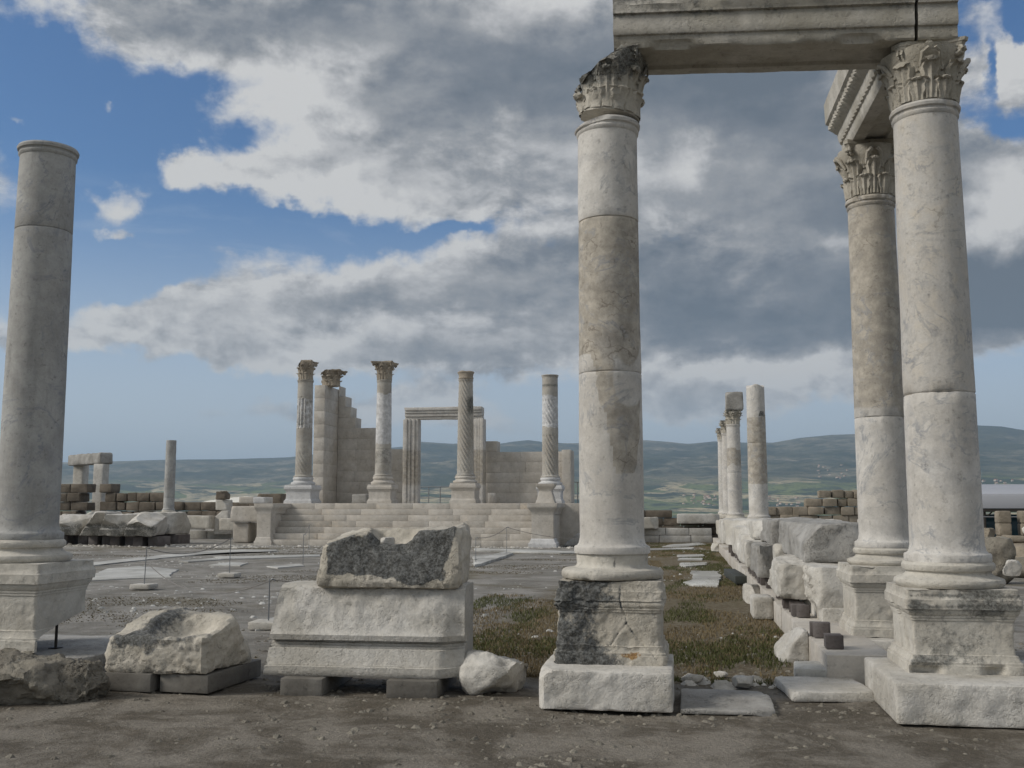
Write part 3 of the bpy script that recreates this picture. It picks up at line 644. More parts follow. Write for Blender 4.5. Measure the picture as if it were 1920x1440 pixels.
b2 = block(1.10, 1.12, .315, .035, .02, .008, 2.5, seed=14, fine=.003, planes=[((-1, -.75, 0), .74), ((-.8, -.4, 1.), .66)])
P = b2.P().copy(); fr = sm(-P[:, 1], .50, .55); P[:, 1] += fr*(.02*fbm(P, 8, 4, 6)+.012*fbm(P, 22, 2, 7)); P[:, 2] -= .0; b2.set(P)
single('plinth_block', 'hammered pale plinth block with a chamfered left corner under the lichen covered pedestal', 'stone block', b2, 'hewn', (-2.885, -.24, 0))

# left column on its split pedestal
def ped_l(m):
    P = m.P().copy(); zz = P[:, 2]-.30; right = sm(P[:, 0], -.35, -.05); lim = -.47+.97*np.clip((zz-.10)/.22, 0, 1)**1.2+.03*fbm(P, 5, 3, 3)
    lim = np.where(zz > .33, 9, lim); mk = (P[:, 1] > lim); P[mk, 1] += (lim[mk]-P[mk, 1])*right[mk]; m.set(P)
    m.attr('stain_shade', .10+.35*sm(P[:, 0], .35, .5)*sm(fbm(P, 3, 3, 2), .1, .5))  # right side darkened in patches, its shade put into the colour
lc = column('leftmost tall grey column, broken off above its neck ring, with a dark veined top drum', -8.70, 0, .30, 1.11, 1.33, 5.36, 0, .43, .42, .293, .268, 23, matc='marble_dark', joints=(4.47,), cap=None, ped_fn=ped_l, pedmat='base', zones=((1.3, 4.47, .35),), name='marble_column')
q_ = PV(107, 1165, .08)
pr = M(); pr.tube([(q_[0], .08, .265), (q_[0], .08, .665)], .014, 8); pr.box(q_[0]-.05, q_[0]+.05, .03, .13, .262, .27, .002)
single('prop_rod', 'dark steel rod propping the broken pedestal of the leftmost column', 'metal prop', pr, 'darksteel')
b3 = block(2.7, 1.9, .28, .09, .04, .03, 1.5, seed=24, planes=[((1, -1, .5), 1.35)])
single('plinth_block', 'low grey foundation slab under the leftmost column', 'stone block', b3, 'hewn_grey', (-9.1, .18, -.02))
# earthy rubble mound and boulders at the lower left
for i, (x, y, sx, sy, sz, lab) in enumerate([(-8.05, -1.10, 1.3, .8, .30, 'large earthy grey boulder below the leftmost pedestal'), (-8.95, -1.5, 1.5, .9, .30, 'dark flat boulder cut by the left edge of the picture'), (-7.45, -.95, .55, .5, .33, 'small rounded dark boulder touching the hollowed block'), (-8.5, -.55, 1.0, .6, .30, 'yellow stained boulder in front of the foundation slab'), (-8.55, -2.05, .8, .5, .18, 'low dark stone lying nearest the camera at the left')]):
    b_ = boulder(sx, sy, sz, 50+i, 46, .11, 7); b_.rough(.035, 5, i+3, 5, .02, .62); b_.attr('stain_shade', .25*np.ones(len(b_.P()))); b_.attr('ochre', .28*sm(fbm(b_.P(), 2, 3, i), .1, .5))
    single('boulder', lab, 'boulder', b_, 'rubble', (x, y, -.03), .3*i)

# hollowed block on two bearers
def bowl(P):
    P = P.copy(); P[:, 2] *= 1-.26*sm(-P[:, 1], -.25, .55); top = sm(P[:, 2], .22, .36); d = np.sqrt(((P[:, 0]-.13)/.37)**2+((P[:, 1]+.10)/.38)**2); P[:, 2] -= top*.15*(1-sm(d, .5, 1.0)); P[:, 2] += top*.025*np.exp(-((P[:, 0]+.30)/.16)**2)
    lp = sm(-P[:, 0], -.05, .45); P[:, 2] -= top*lp*.04*sm(-P[:, 1], -.1, .3); P[:, 1] += sm(-P[:, 1], .3, .5)*sm(P[:, 2], .1, .45)*.10*lp; return P
hb = block(1.04, .92, .46, .022, .05, .040, 3.4, seed=61, fine=.020, fn=bowl, planes=[((1, .25, .9), .68), ((-1, -.1, 1.2), .74), ((1, -.9, 0), .66), ((-.8, -1, .3), .66), ((.9, .6, .5), .60)], octv=5)
P = hb.P(); d = np.sqrt(((P[:, 0]-.13)/.37)**2+((P[:, 1]+.10)/.38)**2); N = hb.normals(); st = .95*np.exp(-((P[:, 0]+.22)/.15)**2)*sm(P[:, 2], .20, .32)+.75*np.exp(-((P[:, 0]+.30)/.22)**2)*sm(-P[:, 1], .2, .45)*sm(P[:, 2], .14, .28)+.42*sm(-P[:, 1], .25, .42)*sm(fbm(P, 4, 4, 66), -.4, .3)+.4*np.exp(-((d-1.02)/.12)**2)-.4*(1-sm(d, .5, .9))
hb.attr('stain_shade', st-.05); hb.attr('ochre', .45*np.exp(-((P[:, 2]-.14)/.10)**2)*sm(-P[:, 1], .4, .55)*sm(fbm(P, 4, 3, 4), 0, .4))
single('hollowed_block', 'eroded block with a scooped bowl in its top, raised on two bearers', 'stone block', hb, 'lichen', (-6.91, -.16, .155), R(-4))
bm_ = M(); bm_.box(-.24, .24, -.5, .5, 0, .16, .008, 4, 6, 2).rough(.003, 6, 2)
bearer0 = single('bearer', 'left grey bearer under the hollowed block', 'bearer', bm_, 'concrete', (-7.16, -.12, 0), R(-4), 'grey bearers carrying the loose blocks')
def again(src, label, loc, rz=0, sc3=None):
    o = src.copy(); sc.collection.objects.link(o); o['label'] = label; o.location = loc; o.rotation_euler = (0, 0, rz)
    if sc3: o.scale = sc3
    for ch in list(src.children):
        c = ch.copy(); sc.collection.objects.link(c); c.parent = o
        for g_ in ch.children: d_ = g_.copy(); sc.collection.objects.link(d_); d_.parent = c
    return o
again(bearer0, 'right grey bearer under the hollowed block', (-6.62, -.10, 0), R(-4))
again(bearer0, 'left grey bearer under the stacked cornice block', (-5.62, .0, -.02), R(2), (.8, .95, .95))
again(bearer0, 'right grey bearer under the stacked cornice block', (-4.62, .05, -.02), R(2), (.95, .95, .95))

# cornice block: profile swept along x, front towards the camera
def cornice(x0, x1, seed):
    pr = [(-.45, 0), (-.465, .02), (-.465, .085), (-.44, .09), (-.44, .098), (-.43, .10), (-.415, .15), (-.395, .235), (-.355, .24), (-.355, .258), (-.335, .264), (-.335, .282), (-.315, .288), (-.315, .302), (-.40, .312), (-.41, .36), (-.385, .385), (-.345, .50), (-.30, .65), (-.26, .765), (-.18, .80)]
    out = [pr[0]]
    for a, b_ in zip(pr, pr[1:]):
        n_ = max(1, int(np.hypot(b_[0]-a[0], b_[1]-a[1])/.03)); out += [(a[0]+(b_[0]-a[0])*k/n_, a[1]+(b_[1]-a[1])*k/n_) for k in range(1, n_+1)]
    n1_ = len(out); back = [(-.18+.33*k/8, .80) for k in range(1, 9)]+[(.15, .80-.80*k/16) for k in range(1, 17)]+[(.15-.60*k/14, 0) for k in range(1, 14)]
    full = np.array(out+back); rings = []
    for t_ in np.linspace(0, 1, 68):
        x = x0+(x1-x0)*t_; ins = .07*np.clip(full[:, 1]/.8, 0, 1); xs = x+ins*(1-t_)*1.0*sm(np.array([1-t_]), .0, 1)[0]
        rings.append(np.column_stack([xs, full[:, 0], full[:, 1]]))
    m = M(); m.rings(rings[::-1], n_in=10); P = m.P().copy()
    hz = sm(P[:, 2], .38, .45)*sm(-P[:, 1], .10, .2); hm = .026*fbm(P*np.array([1, 1, .6]), 14, 4, seed)+.016*fbm(P, 34, 2, seed+1)+.01*fbm(P, 3, 3, seed)
    P[:, 1] += hz*hm; P[:, 2] += hz*hm*.5
    rt = sm(P[:, 0], x1-.22+.0*P[:, 2], x1-.03)*sm(-P[:, 1], .05, .35); P[:, 1] += rt*(.10*(1-sm(P[:, 2], .30, .62))+.03)     # worn mitre at the right
    m.set(P); m.rough(.006, 3, seed+4, 4, .003)
    P = m.P(); m.attr('stain_shade', -.15+.5*np.exp(-((P[:, 2]-.272)/.025)**2)*sm(-P[:, 1], .28, .31)); m.attr('tone', hz*.0+.5*sm(P[:, 0], x1-.03, x1)); return m  # darker band in the recessed moulding; right end face shade painted as tone
cb = cornice(-.92, .90, 71)
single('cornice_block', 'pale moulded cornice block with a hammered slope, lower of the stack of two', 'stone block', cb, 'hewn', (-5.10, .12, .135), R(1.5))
# lichen block on top with its socket
def socket(P):
    P = P.copy(); P[:, 1] += .12*sm(P[:, 2], .0, .55)*sm(-P[:, 1], .1, .32)
    top = sm(P[:, 2], .30, .50); P[:, 2] -= top*.13*(1-sm(np.abs(P[:, 0]-.02), .12, .27))*(1-sm(np.abs(P[:, 1]+.10), .12, .24))
    P[:, 2] += .035*sm(P[:, 0], .48, .60)*sm(P[:, 2], .3, .5); P[:, 0] += .10*sm(P[:, 2], 0, .55)*sm(-P[:, 0], .3, .7)-.03*sm(P[:, 2], 0, .5)*sm(-P[:, 0], .3, .7); return P
lb_ = block(1.34, .66, .535, .024, .06, .032, 3.2, seed=81, fine=.018, fn=socket, planes=[((-1, -.9, .5), .77), ((-.3, -.2, 1), .57), ((1, -.6, .5), .79)], octv=5)
P = lb_.P(); fr = sm(-P[:, 1], .06, .19); edge = fbm(P, 3, 4, 8)*.13+fbm(P, 9, 3, 18)*.05
st = 1.05*fr*sm(P[:, 2]+edge, .07, .13)*sm(P[:, 0]+edge+.1*P[:, 2], -.62, -.54)*(1-sm(P[:, 0]+edge*.6-.10*(P[:, 2]-.3), .54, .62))*(1-.65*np.exp(-(((P[:, 0]+.28)/.16)**2+((P[:, 2]-.50)/.04)**2)))*1.4
st += -.3*(1-fr); lb_.attr('stain_shade', st-.15)
single('lichen_block', 'squarish block blackened by lichen on its front, upper of the stack of two', 'stone block', lb_, 'lichen', (-4.92, .10, .905), R(1.5))
b_ = boulder(.14, .09, .065, 90, 12, .06, 8); single('small_stone', 'small pale stone lying in the socket of the lichen blackened block', 'stone', b_, 'hewn', (-4.97, -.03, 1.30), .4)

b_ = boulder(.72, .60, .34, 97, 40, .09, 9); single('boulder', 'angular pale boulder between the stacked blocks and the middle column', 'boulder', b_, 'hewn', (-3.92, .02, -.02), .5)
for i, (x, y, sx, sy, sz, r_, lab) in enumerate([(-1.90, -.30, .76, .95, .045, 0, 'flat threshold slab on the ground right of the middle plinth'), (-1.02, .35, .72, .80, .085, .1, 'thicker white slab lying left of the right plinth'), (-.95, 1.05, .5, .55, .15, -.1, 'tapering white slab piece behind the thicker slab')]):
    b_ = block(sx, sy, sz, .04, .02, .012, 3, seed=100+i, fine=.005, planes=rplanes(sx, sy, sz, 3, i, .10)); single('stone_slab', lab, 'slab', b_, ('hewn_grey', 'hewn', 'slab')[i], (x, y, -.01), r_)
for i, (x, y, s_) in enumerate([(-2.15, .75, .16), (-1.7, .62, .20), (-1.35, .8, .14), (-1.9, 1.15, .10), (-6.12, .95, .14), (-5.9, 1.25, .10)]):
    b_ = boulder(s_*1.4, s_, s_*.45, 120+i, 14, .08, 8); single('small_stone', ['low flat stone left of two others behind the threshold slab', 'larger flat white stone behind the threshold slab', 'small stone right of the flat white ones behind the threshold slab', 'pebble sized stone in the grass behind the threshold slab', 'small stone beyond the hollowed block', 'smaller stone beside the cornice block, on the court side'][i], 'stone', b_, 'hewn', (x, y, -.01), i)

# architrave across the two right columns
def sweep_x(prof, x0, x1, n, seed, amp=.008, ragged=0):
    pr = np.array(dens(list(prof)+[prof[0]], .06)[:-1]); rings = [np.column_stack([np.full(len(pr), x), pr[:, 0], pr[:, 1]]) for x in np.linspace(x0, x1, n)]
    m = M(); m.rings(rings[::-1], n_in=4); m.rough(amp, 5, seed, 4, amp*.5); return m
AP = [(-.30, 5.865), (-.315, 5.88), (-.325, 5.975), (-.345, 5.98), (-.355, 6.0), (-.36, 6.165), (-.39, 6.17), (-.395, 6.20), (-.43, 6.24), (-.44, 6.33), (-.47, 6.36), (-.50, 6.50), (-.52, 6.52), (-.52, 6.60), (.50, 6.60), (.42, 6.24), (.36, 6.165), (.33, 5.98), (.30, 5.865), (.17, 5.865), (.16, 5.895), (-.15, 5.895), (-.16, 5.865)]
ar = sweep_x(AP, -2.775, -.125, 60, 201, .007); P = ar.P().copy(); k = sm(-P[:, 1], .25, .3)*(1-sm(P[:, 2], 5.88, 5.95)); P[:, 2] += k*.05*sm(fbm(P, 2.5, 3, 3), -.1, .4); P[:, 1] += k*.03*sm(fbm(P, 2.5, 3, 3), -.1, .4)
lft = 1-sm(P[:, 0], -2.2, -1.5); P[:, 1] += lft*sm(-P[:, 1], .34, .4)*sm(P[:, 2], 6.15, 6.3)*(.05+.04*fbm(P, 5, 3, 9)); ar.set(P); ar.attr('stain_shade', .10+.35*lft*sm(P[:, 2], 6.1, 6.25)+.4*np.exp(-((P[:, 2]-6.168)/.012)**2)*sm(-P[:, 1], .3, .34)+.35*np.exp(-((P[:, 2]-5.978)/.01)**2)*sm(-P[:, 1], .3, .33))  # weathered upper left, thin dark lines at the fascia steps
ar.set(ar.P()-np.outer(.135*(ar.P()[:, 0]+2.775)/3., [0, 0, 1]))
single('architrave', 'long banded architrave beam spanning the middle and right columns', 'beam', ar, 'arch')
ar2 = sweep_x(AP, -.095, .235, 12, 203, .006); P = ar2.P().copy(); P[:, 0] += sm(P[:, 0], .1, .23)*np.clip(P[:, 2]-6.17, 0, 1)*.35; P[:, 2] -= .135*(P[:, 0]+2.775)/3.; ar2.set(P); ar2.attr('stain_shade', .05+0*P[:, 0])
single('architrave', 'short architrave end piece over the right capital, past the vertical gap', 'beam', ar2, 'arch')
SP = [(-.235, 5.865), (-.255, 5.90), (-.26, 6.0), (-.285, 6.01), (-.30, 6.06), (-.305, 6.13), (-.36, 6.16), (-.40, 6.19), (-.40, 6.24), (-.44, 6.27), (-.45, 6.52), (.42, 6.52), (.30, 6.0), (.27, 5.865), (.14, 5.865), (.13, 5.90), (-.09, 5.90), (-.10, 5.865)]
pr = np.array(dens(SP+[SP[0]], .05)[:-1]); rings = [np.column_stack([pr[:, 0]+.02, np.full(len(pr), y), pr[:, 1]]) for y in np.linspace(.40, 3.06, 70)]
ar3 = M(); ar3.rings(rings, n_in=4); ar3.rough(.005, 5, 205, 4, .003); P = ar3.P().copy(); cv = sm(-P[:, 0], .30, .36)*sm(P[:, 2], 6.14, 6.16)*(1-sm(P[:, 2], 6.24, 6.26)); P[:, 0] += cv*.02*np.sin(P[:, 1]*60)
P[:, 0] += .014*np.sin(P[:, 1]*48)*sm(-P[:, 0], .24, .27)*sm(P[:, 2], 5.995, 6.01)*(1-sm(P[:, 2], 6.05, 6.07)); P[:, 2] -= .115*(1-(P[:, 1]-.4)/2.66); ar3.set(P); ar3.attr('stain_shade', .1+.25*cv)
single('architrave', 'carved side beam running back from the right capital to the column behind it', 'beam', ar3, 'arch')

# second column of the right row
cap2 = corinthian(.262, .65, .31, 40, 13).rough(.012, 5, 7, 4, .006); cap2.set(slim(cap2.P(), [(0, .265), (.1, .295), (.35, .34), (.65, .44)])); P = cap2.P(); cap2.attr('stain_shade', .12+.2*sm(fbm(P, 3, 3, 5), .1, .5))
column('marble column standing just behind the tallest one, with a bluish veined lower drum', .01, 2.75, .26, 1.01, 1.20, 5.20, .65, .42, .42, .282, .255, 24, joints=(2.65,), zones=((2.65, 5.2, .6),), cap=cap2, pedmat='base')
b_ = block(1.15, 1.35, .30, .045, .02, .012, 3, seed=131, fine=.004, planes=[((-1, -1.1, .2), .80)]); single('plinth_block', 'pale plinth block with a broken corner under the second right column', 'stone block', b_, 'hewn', (-.02, 2.72, -.04))

# ================================================================== RIGHT STYLOBATE AND ITS LOOSE BLOCKS
def blockwall(m, x0, x1, y0, y1, z0, top, ch, bl, seed, r=.02, jit=.012, miss=0., axis='x', cellf=1):
    """coursed wall; top(x) gives the crest height, ch course height, bl block length"""
    rg = random.Random(seed); a0, a1 = (x0, x1) if axis == 'x' else (y0, y1); zz = z0; k = 0
    while zz < 30:
        h = ch[k % len(ch)] if isinstance(ch, (list, tuple)) else ch; a = a0-rg.uniform(0, .5)*bl; any_ = False
        while a < a1:
            L = bl*rg.uniform(.7, 1.45); b = min(a+L, a1); s = max(a, a0)
            if b-s > .06 and top((s+b)/2) >= zz+h*.6:
                any_ = True
                if rg.random() >= miss:
                    j = rg.uniform(-jit, jit); g_ = rg.uniform(.0015, .003+jit*.35)
                    if axis == 'x': m.box(s+g_, b-g_, y0+j, y1+rg.uniform(-jit, jit), zz+g_*.5, zz+h-g_, r)
                    else: m.box(x0+j, x1+rg.uniform(-jit, jit), s+g_, b-g_, zz+g_*.5, zz+h-g_, r)
            a = b if b >= a1 else a+L
        zz += h; k += 1
        if not any_: break
    return m
th = thing('colonnade_footing', 'long low stone footing running back under the right colonnade beside the grassy strip', 'wall', (0, 0, 0))
m = M(); blockwall(m, -.93, -.33, .75, 37.2, -.05, lambda y: .30, .33, 1.5, 301, .015, .01, axis='y'); m.rough(.008, 3, 1, 4, .003)
P = m.P(); m.attr('stain_shade', -.1+.55*sm(P[:, 1], 2.6, .8)*sm(fbm(P*np.array([1, 3, .6]), 3, 3, 3), .1, .5)); put('footing_course', m, 'temple', th)
m = M(); blockwall(m, -.60, .70, 3.55, 37, -.02, lambda y: .46, .46, 1.3, 302, .03, .03, axis='y'); m.rough(.02, 3, 2); put('inner_course', m, 'hewn', th)
m = M(); m.box(-.33, .8, .9, 3.6, -.05, .10, .05, 16, 36, 3); m.rough(.07, 2.5, 5, 4, .02); put('fill_stone', m, 'base', th)

bk = M(); bk.box(-.11, .11, -.035, .035, 0, .165, .006, 0, 0, 0); bk.rough(.002, 20, 1)
GR = {'near': 'dark bricks in the cluster nearest the right plinth', 'mid': 'dark bricks propping the nearer jutting block', 'far': 'dark bricks propping the middle blocks', 'last': 'dark bricks propping the farthest blocks'}
LAB = {'near': '%s dark brick on the footing, counted from its end near the right plinth', 'mid': '%s nearest of the dark bricks propping the rounded jutting block', 'far': '%s nearest dark brick of the middle row, under the grey and pointed blocks', 'last': '%s nearest of the tall dark bricks before the far columns'}
first = None
ORD = ['first', 'second', 'third', 'fourth', 'fifth', 'sixth', 'seventh', 'eighth', 'ninth', 'tenth']
for key, ys, sz, zz in (('near', (1.15, 1.27, 2.0, 2.15), .9, .285), ('mid', (4.0, 4.15, 4.6, 5.1, 5.3, 5.5, 5.75, 6.6), 1.0, .285), ('far', (8.6, 9.3, 9.7, 10.3, 10.9, 11.6, 12.3, 13.0), 1.15, .285), ('last', (16.5, 17.6, 18.7, 19.8, 20.9, 22.0), 1.9, .285)):
    for bi, y in enumerate(ys):
        if first is None: o = first = put('support_brick', bk, 'brick')
        else: o = first.copy(); sc.collection.objects.link(o)
        o.location = (-.80+random.uniform(-.02, .03), y, zz); o.scale = (random.uniform(.7, 1.1), random.uniform(.8, 1.5), sz*random.uniform(.85, 1.05)); o.rotation_euler = (0, 0, random.uniform(-.25, .25)); tag(o, LAB[key] % ORD[bi], 'brick', GR[key])
def rb(lab, u0, u1, v0, v1, z0, z1, seed, mat='hewn', cell=.05, amp=.03, pl=4, depth=.2, planes=(), name='loose_block', stain_shade=None, tone=None, dent=.0):
    sx, sy, sz = u1-u0, v1-v0, z1-z0; b_ = block(sx, sy, sz, cell, .05, amp, 2.2, seed=seed, fine=amp*.3, planes=list(planes)+rplanes(sx, sy, sz, pl, seed, depth), octv=5, dent=dent)
    if stain_shade: b_.attr('stain_shade', stain_shade(b_.P()))
    return single(name, lab, 'stone block', b_, mat, ((u0+u1)/2, (v0+v1)/2, z0))
rb('biggest rough block, resting on top of others left of the second right column', -.66, .34, 4.75, 8.3, .90, 1.42, 311, 'hewn_grey', .045, .04, 2, .10, planes=[((-1, -.25, -.9), .72), ((-1, -.1, .9), .66), ((-.5, -1, .2), 1.78), ((.3, -1, -.8), 1.66)], dent=.06, stain_shade=lambda P: -.1+.8*sm(P[:, 0], .36, .50)*sm(-P[:, 1], .8, 1.4))  # right end of the front darkened
def acanth(P):
    P = P.copy(); l = sm(-P[:, 0], .18, .34)*sm(P[:, 2], .20, .26); P[:, 0] -= l*(.05+.05*P[:, 2]); P[:, 0] += l*.030*(np.sin(P[:, 1]*26+3*np.sin(P[:, 2]*14))*np.sin(P[:, 2]*24)+.5*np.sin(P[:, 1]*61)); P[:, 0] -= .03*sm(-P[:, 0], .2, .34)*np.exp(-((P[:, 2]-.20)/.02)**2); return P
b_ = block(.78, 1.75, .66, .028, .03, .018, 3, seed=313, fine=.006, fn=acanth, planes=[((-1, -.95, .25), .92), ((.1, -1, .35), .93)]); single('carved_block', 'upright block with a carved leafy left side and a pale bluish broken front', 'stone block', b_, 'hewn', (-.22, 4.50, .25))
rb('long tapering block jutting over the bricks, left of the carved block', -1.0, -.56, 4.5, 7.5, .455, .93, 315, 'hewn', .030, .055, 4, .10, planes=[((-.5, -1, .9), 1.36), ((-1, .3, .8), .36)], dent=.10)
rb('grey block with a worn hollow face behind the tapering jutting block', -1.02, -.45, 8.3, 10.3, .47, 1.0, 317, 'hewn_grey', .05, .05, 5, .25, dent=.08)
rb('upright slab wedged between two loose blocks', -.78, -.50, 7.65, 8.1, .45, 1.05, 319, 'hewn', .04, .03, 3, .2)
rb('bluish block under the biggest rough block', -.56, .35, 5.6, 7.4, .40, .89, 320, 'hewn', .05, .03, 3, .2)
rb('pale block under the far end of the biggest rough block', -.58, .3, 7.6, 9.6, .40, .92, 351, 'hewn', .06, .04, 3, .2)
rb('bulky rough block behind and left of the biggest one', -.74, .28, 8.7, 11.6, .98, 1.42, 321, 'hewn_grey', .06, .06, 4, .2, dent=.06)
rb('pale block partly covered by the bulky rough block', -.62, .3, 9.8, 12.6, .42, .96, 352, 'hewn', .07, .04, 3, .2)
rb('long low block seen just above the biggest rough block', -.2, 1.0, 11.9, 13.8, .95, 1.38, 322, 'hewn', .08, .04, 3, .2)
rb('pointed white block overhanging the bricks midway along the footing', -1.05, -.3, 10.7, 12.9, .49, .98, 323, 'hewn', .06, .06, 5, .25)
rb('rugged block lying on others past the bulky rough one', -.80, .1, 12.4, 15.4, .98, 1.36, 353, 'hewn', .07, .06, 5, .25)
rb('white block with a notched face past the pointed one', -1.0, .2, 13.2, 15.2, .46, 1.05, 324, 'hewn', .08, .06, 6, .35)
rb('pale block before the nearest far column', -.95, .3, 15.6, 18.2, .46, 1.15, 325, 'hewn', .09, .06, 5, .3)
rb('rounded white block just left of the far columns', -1.1, .1, 19.0, 21.4, .62, 1.30, 326, 'hewn', .09, .07, 6, .3)
rb('flat topped block under the nearest far column', -.75, .75, 21.1, 22.7, .46, 1.12, 327, 'base', .12, .03, 2, .15)
rb('small knobbly block beyond the nearest far column', -1.0, .0, 24.0, 26.5, .46, 1.25, 328, 'hewn', .12, .07, 6, .3)
rb('pale block midway between the far columns', -.9, .6, 28.2, 31.6, .46, 1.20, 329, 'hewn', .15, .07, 5, .3)
rb('block at the foot of the column carrying a square block', -.8, .8, 34.6, 37.2, .46, 1.05, 330, 'base', .15, .04, 2, .15)
# loose things on the strip
rb('squared white block standing on the grass against the footing', -1.24, -.93, 6.35, 6.95, -.01, .32, 341, 'hewn', .03, .01, 1, .06, name='squared_block')
rb('leaning wedge of pale stone at the near end of the grassy strip', -1.25, -.93, 2.15, 2.62, -.02, .33, 343, 'hewn', .025, .03, 5, .4, planes=[((-1, -.2, .9), .17)], name='wedge_stone')
rb('small broken white stone between the dark box and the squared block', -1.20, -.90, 8.9, 9.6, -.02, .30, 344, 'hewn', .04, .04, 5, .4, name='broken_stone')
m = M(); m.box(-.13, .13, -1.3, 1.3, .03, .19, .006); 
m.box(-.10, .10, -1.22, -1.16, -.03, .03, .004); m.box(-.10, .10, 1.16, 1.22, -.03, .03, .004); single('floodlight_box', 'long dark box on the grass beside the footing', 'box', m, 'box', (-1.10, 14.3, .0), R(3))
b_ = boulder(.5, .6, .3, 346, 14, .08, 8); single('boulder', 'small pale boulder at the far end of the grassy strip', 'boulder', b_, 'hewn', (-1.0, 29.5, 0))

# far columns of the right colonnade
def farcol(lab, y, r0, r1, z0, z1, capm, seed, joints=(), zones=(), extra=None):
    th = thing('marble_column', lab, 'column', (0, y, 0), 0, 'far columns of the right colonnade')
    bm = M(); bm.box(-r0*1.5, r0*1.5, -r0*1.5, r0*1.5, z0-.30, z0-.18, .02, 4, 4, 1); lathe(bm, [(r0*1.42, z0-.18), (r0*1.45, z0-.12), (r0*1.25, z0-.08), (r0*1.2, z0-.04), (r0*1.22, z0)], 32, .1); bm.rough(.006, 4, seed); put('base', bm, 'base', th)
    s_ = shaft(r0, r1, z0, z1, joints, seed, 48, .2, neck=capm is not None); zone(s_, zones, seed)
    if extra: extra(s_)
    put('shaft', s_, 'marble', th)
    if capm: c_ = put('capital', capm, 'carved', th, (0, 0, z1))
    return th
def f1x(m):
    P = m.P(); th_ = np.arctan2(P[:, 1], P[:, 0]); st = 1.2*(np.abs(P[:, 2]-4.40) < .02+.10*np.clip(1-np.abs(th_+.9)/.55, 0, 1))*(th_ > -2.5)
    m.attr('stain_shade', st-.1); z_ = P[:, 2]; P[:, 2] += sm(z_, 5.12, 5.24)*.04*np.sin(th_*3); m.set(P)
farcol('bare marble shaft with a dark wedge shaped scar, no capital, on the right footing', 21.9, .285, .265, 1.32, 5.26, None, 401, joints=(3.54,), zones=((2.3, 4.4, .8),), extra=f1x)
capf = corinthian(.27, .62, .34, 28, 14, .012, ns=5, nt=6); P = capf.P(); capf.attr('stain_shade', .5*sm(P[:, 2], .2, .4))
fc_mesh = capf.mesh('capital'); fc_mesh.materials.append(MAT['carved'])
farcol('far marble column whose capital carries a square entablature block', 35.7, .31, .285, 1.30, 5.20, fc_mesh, 402, joints=(3.1,), zones=((3.4, 4.2, .7),))
rb('square stone block balanced on a far column capital', -.30, .44, 35.3, 36.05, 5.80, 6.60, 403, 'hewn_grey', .06, .02, 2, .12)
farcol('thin looking column half hidden behind the one carrying a square block', 41.2, .31, .285, 1.30, 5.20, fc_mesh, 404)
farcol('farthest, smallest column of the right row, with an intact capital', 46.8, .31, .285, 1.30, 5.25, fc_mesh, 405, joints=(2.9,))

# wall across the far end of the grassy strip
th = thing('end_wall', 'low wall of white blocks across the far end of the grassy strip', 'wall', (0, 0, 0))
m = M(); blockwall(m, -5.3, -.9, 39.6, 40.3, -.03, lambda x: .68, .34, 1.15, 411, .03, .03); m.rough(.02, 3, 3); put('lower_courses', m, 'hewn', th)
m = M(); blockwall(m, -5.3, -.2, 40.5, 41.3, -.03, lambda x: 1.45 if x < -3.1 else 1.13, .38, 1.0, 412, .04, .04); m.rough(.03, 2.5, 3); put('upper_courses', m, 'brown', th)
rb('long white block lying on the dark courses of the end wall', -2.5, -.5, 39.9, 40.8, .86, 1.30, 413, 'hewn', .1, .05, 4, .2)
rb('cornice fragment leaning on the left of the end wall', -4.6, -3.4, 39.2, 39.9, .62, 1.15, 414, 'base', .1, .05, 4, .25)
# brown wall on the right
m = M(); blockwall(m, 1.2, 9.5, 44, 44.8, -.03, lambda x: 1.75 if x < 4.2 else 2.60, .42, .68, 421, .05, .08); m.rough(.055, 2.2, 4, 5, .012)
single('travertine_wall', 'brown block wall with a raised right half behind the second right column', 'wall', m, 'tan')
rb('grooved pale block right of the brown wall, beside the column shafts', 2.2, 3.2, 17.4, 18.2, .75, 1.35, 431, 'temple', .1, .02, 1, .1)
rb('low bluish white block beside the grooved block', 1.6, 2.5, 12.7, 13.6, .6, 1.05, 432, 'hewn', .08, .03, 3, .2)

# right background: sheltered excavation with pillars, rubble and stones
th = thing('shelter_roof', 'flat white translucent shelter roof behind the rubble at the right edge', 'roof', (0, 0, 0))
m = M(); m.box(5.2, 13.5, 22.0, 27, 1.93, 2.02, .01); m.set(m.P()+np.column_stack([np.zeros(m.n), np.zeros(m.n), .0+.075*(m.P()[:, 1]-22)])); m2_ = M(); m2_.box(5.2, 13.5, 21.9, 22.0, 1.60, 1.98, .01); put('roof_sheet', m, 'roof', th); put('fascia', m2_, 'roof', th)
m = M(); m.box(5.2, 13.5, 21.92, 22.05, 1.50, 1.598, .005); put('beam', m, 'darksteel', th)
for x in (6.35, 8.35): m = M(); m.tube([(x, 22.0, .0), (x, 22.0, 1.50)], .035, 8); m.tube([(x, 22, 1.3), (x+.2, 22, 1.5)], .02, 6); put('post', m, 'darksteel', th)
m = M(); m.box(5.2, 13.5, 23.4, 23.43, .4, 1.42, .002); put('glass_panel', m, 'glass', th)
m = M(); m.tube([(5.2, 21.6, 1.36), (13, 21.6, 1.36)], .02, 8); put('handrail', m, 'steel', th)
for i, (x0, x1, lab) in enumerate([(6.15, 6.48, 'left pale squared pillar under the white shelter roof'), (6.72, 7.08, 'right pale rounded pillar under the white shelter roof')]):
    m = M(); blockwall(m, x0, x1, 20.0, 20.4, .55, lambda x: 1.56, .33, 1.0, 440+i, .04, .0); m.rough(.012, 4, i); single('stone_pillar', lab, 'pillar', m, 'tan')
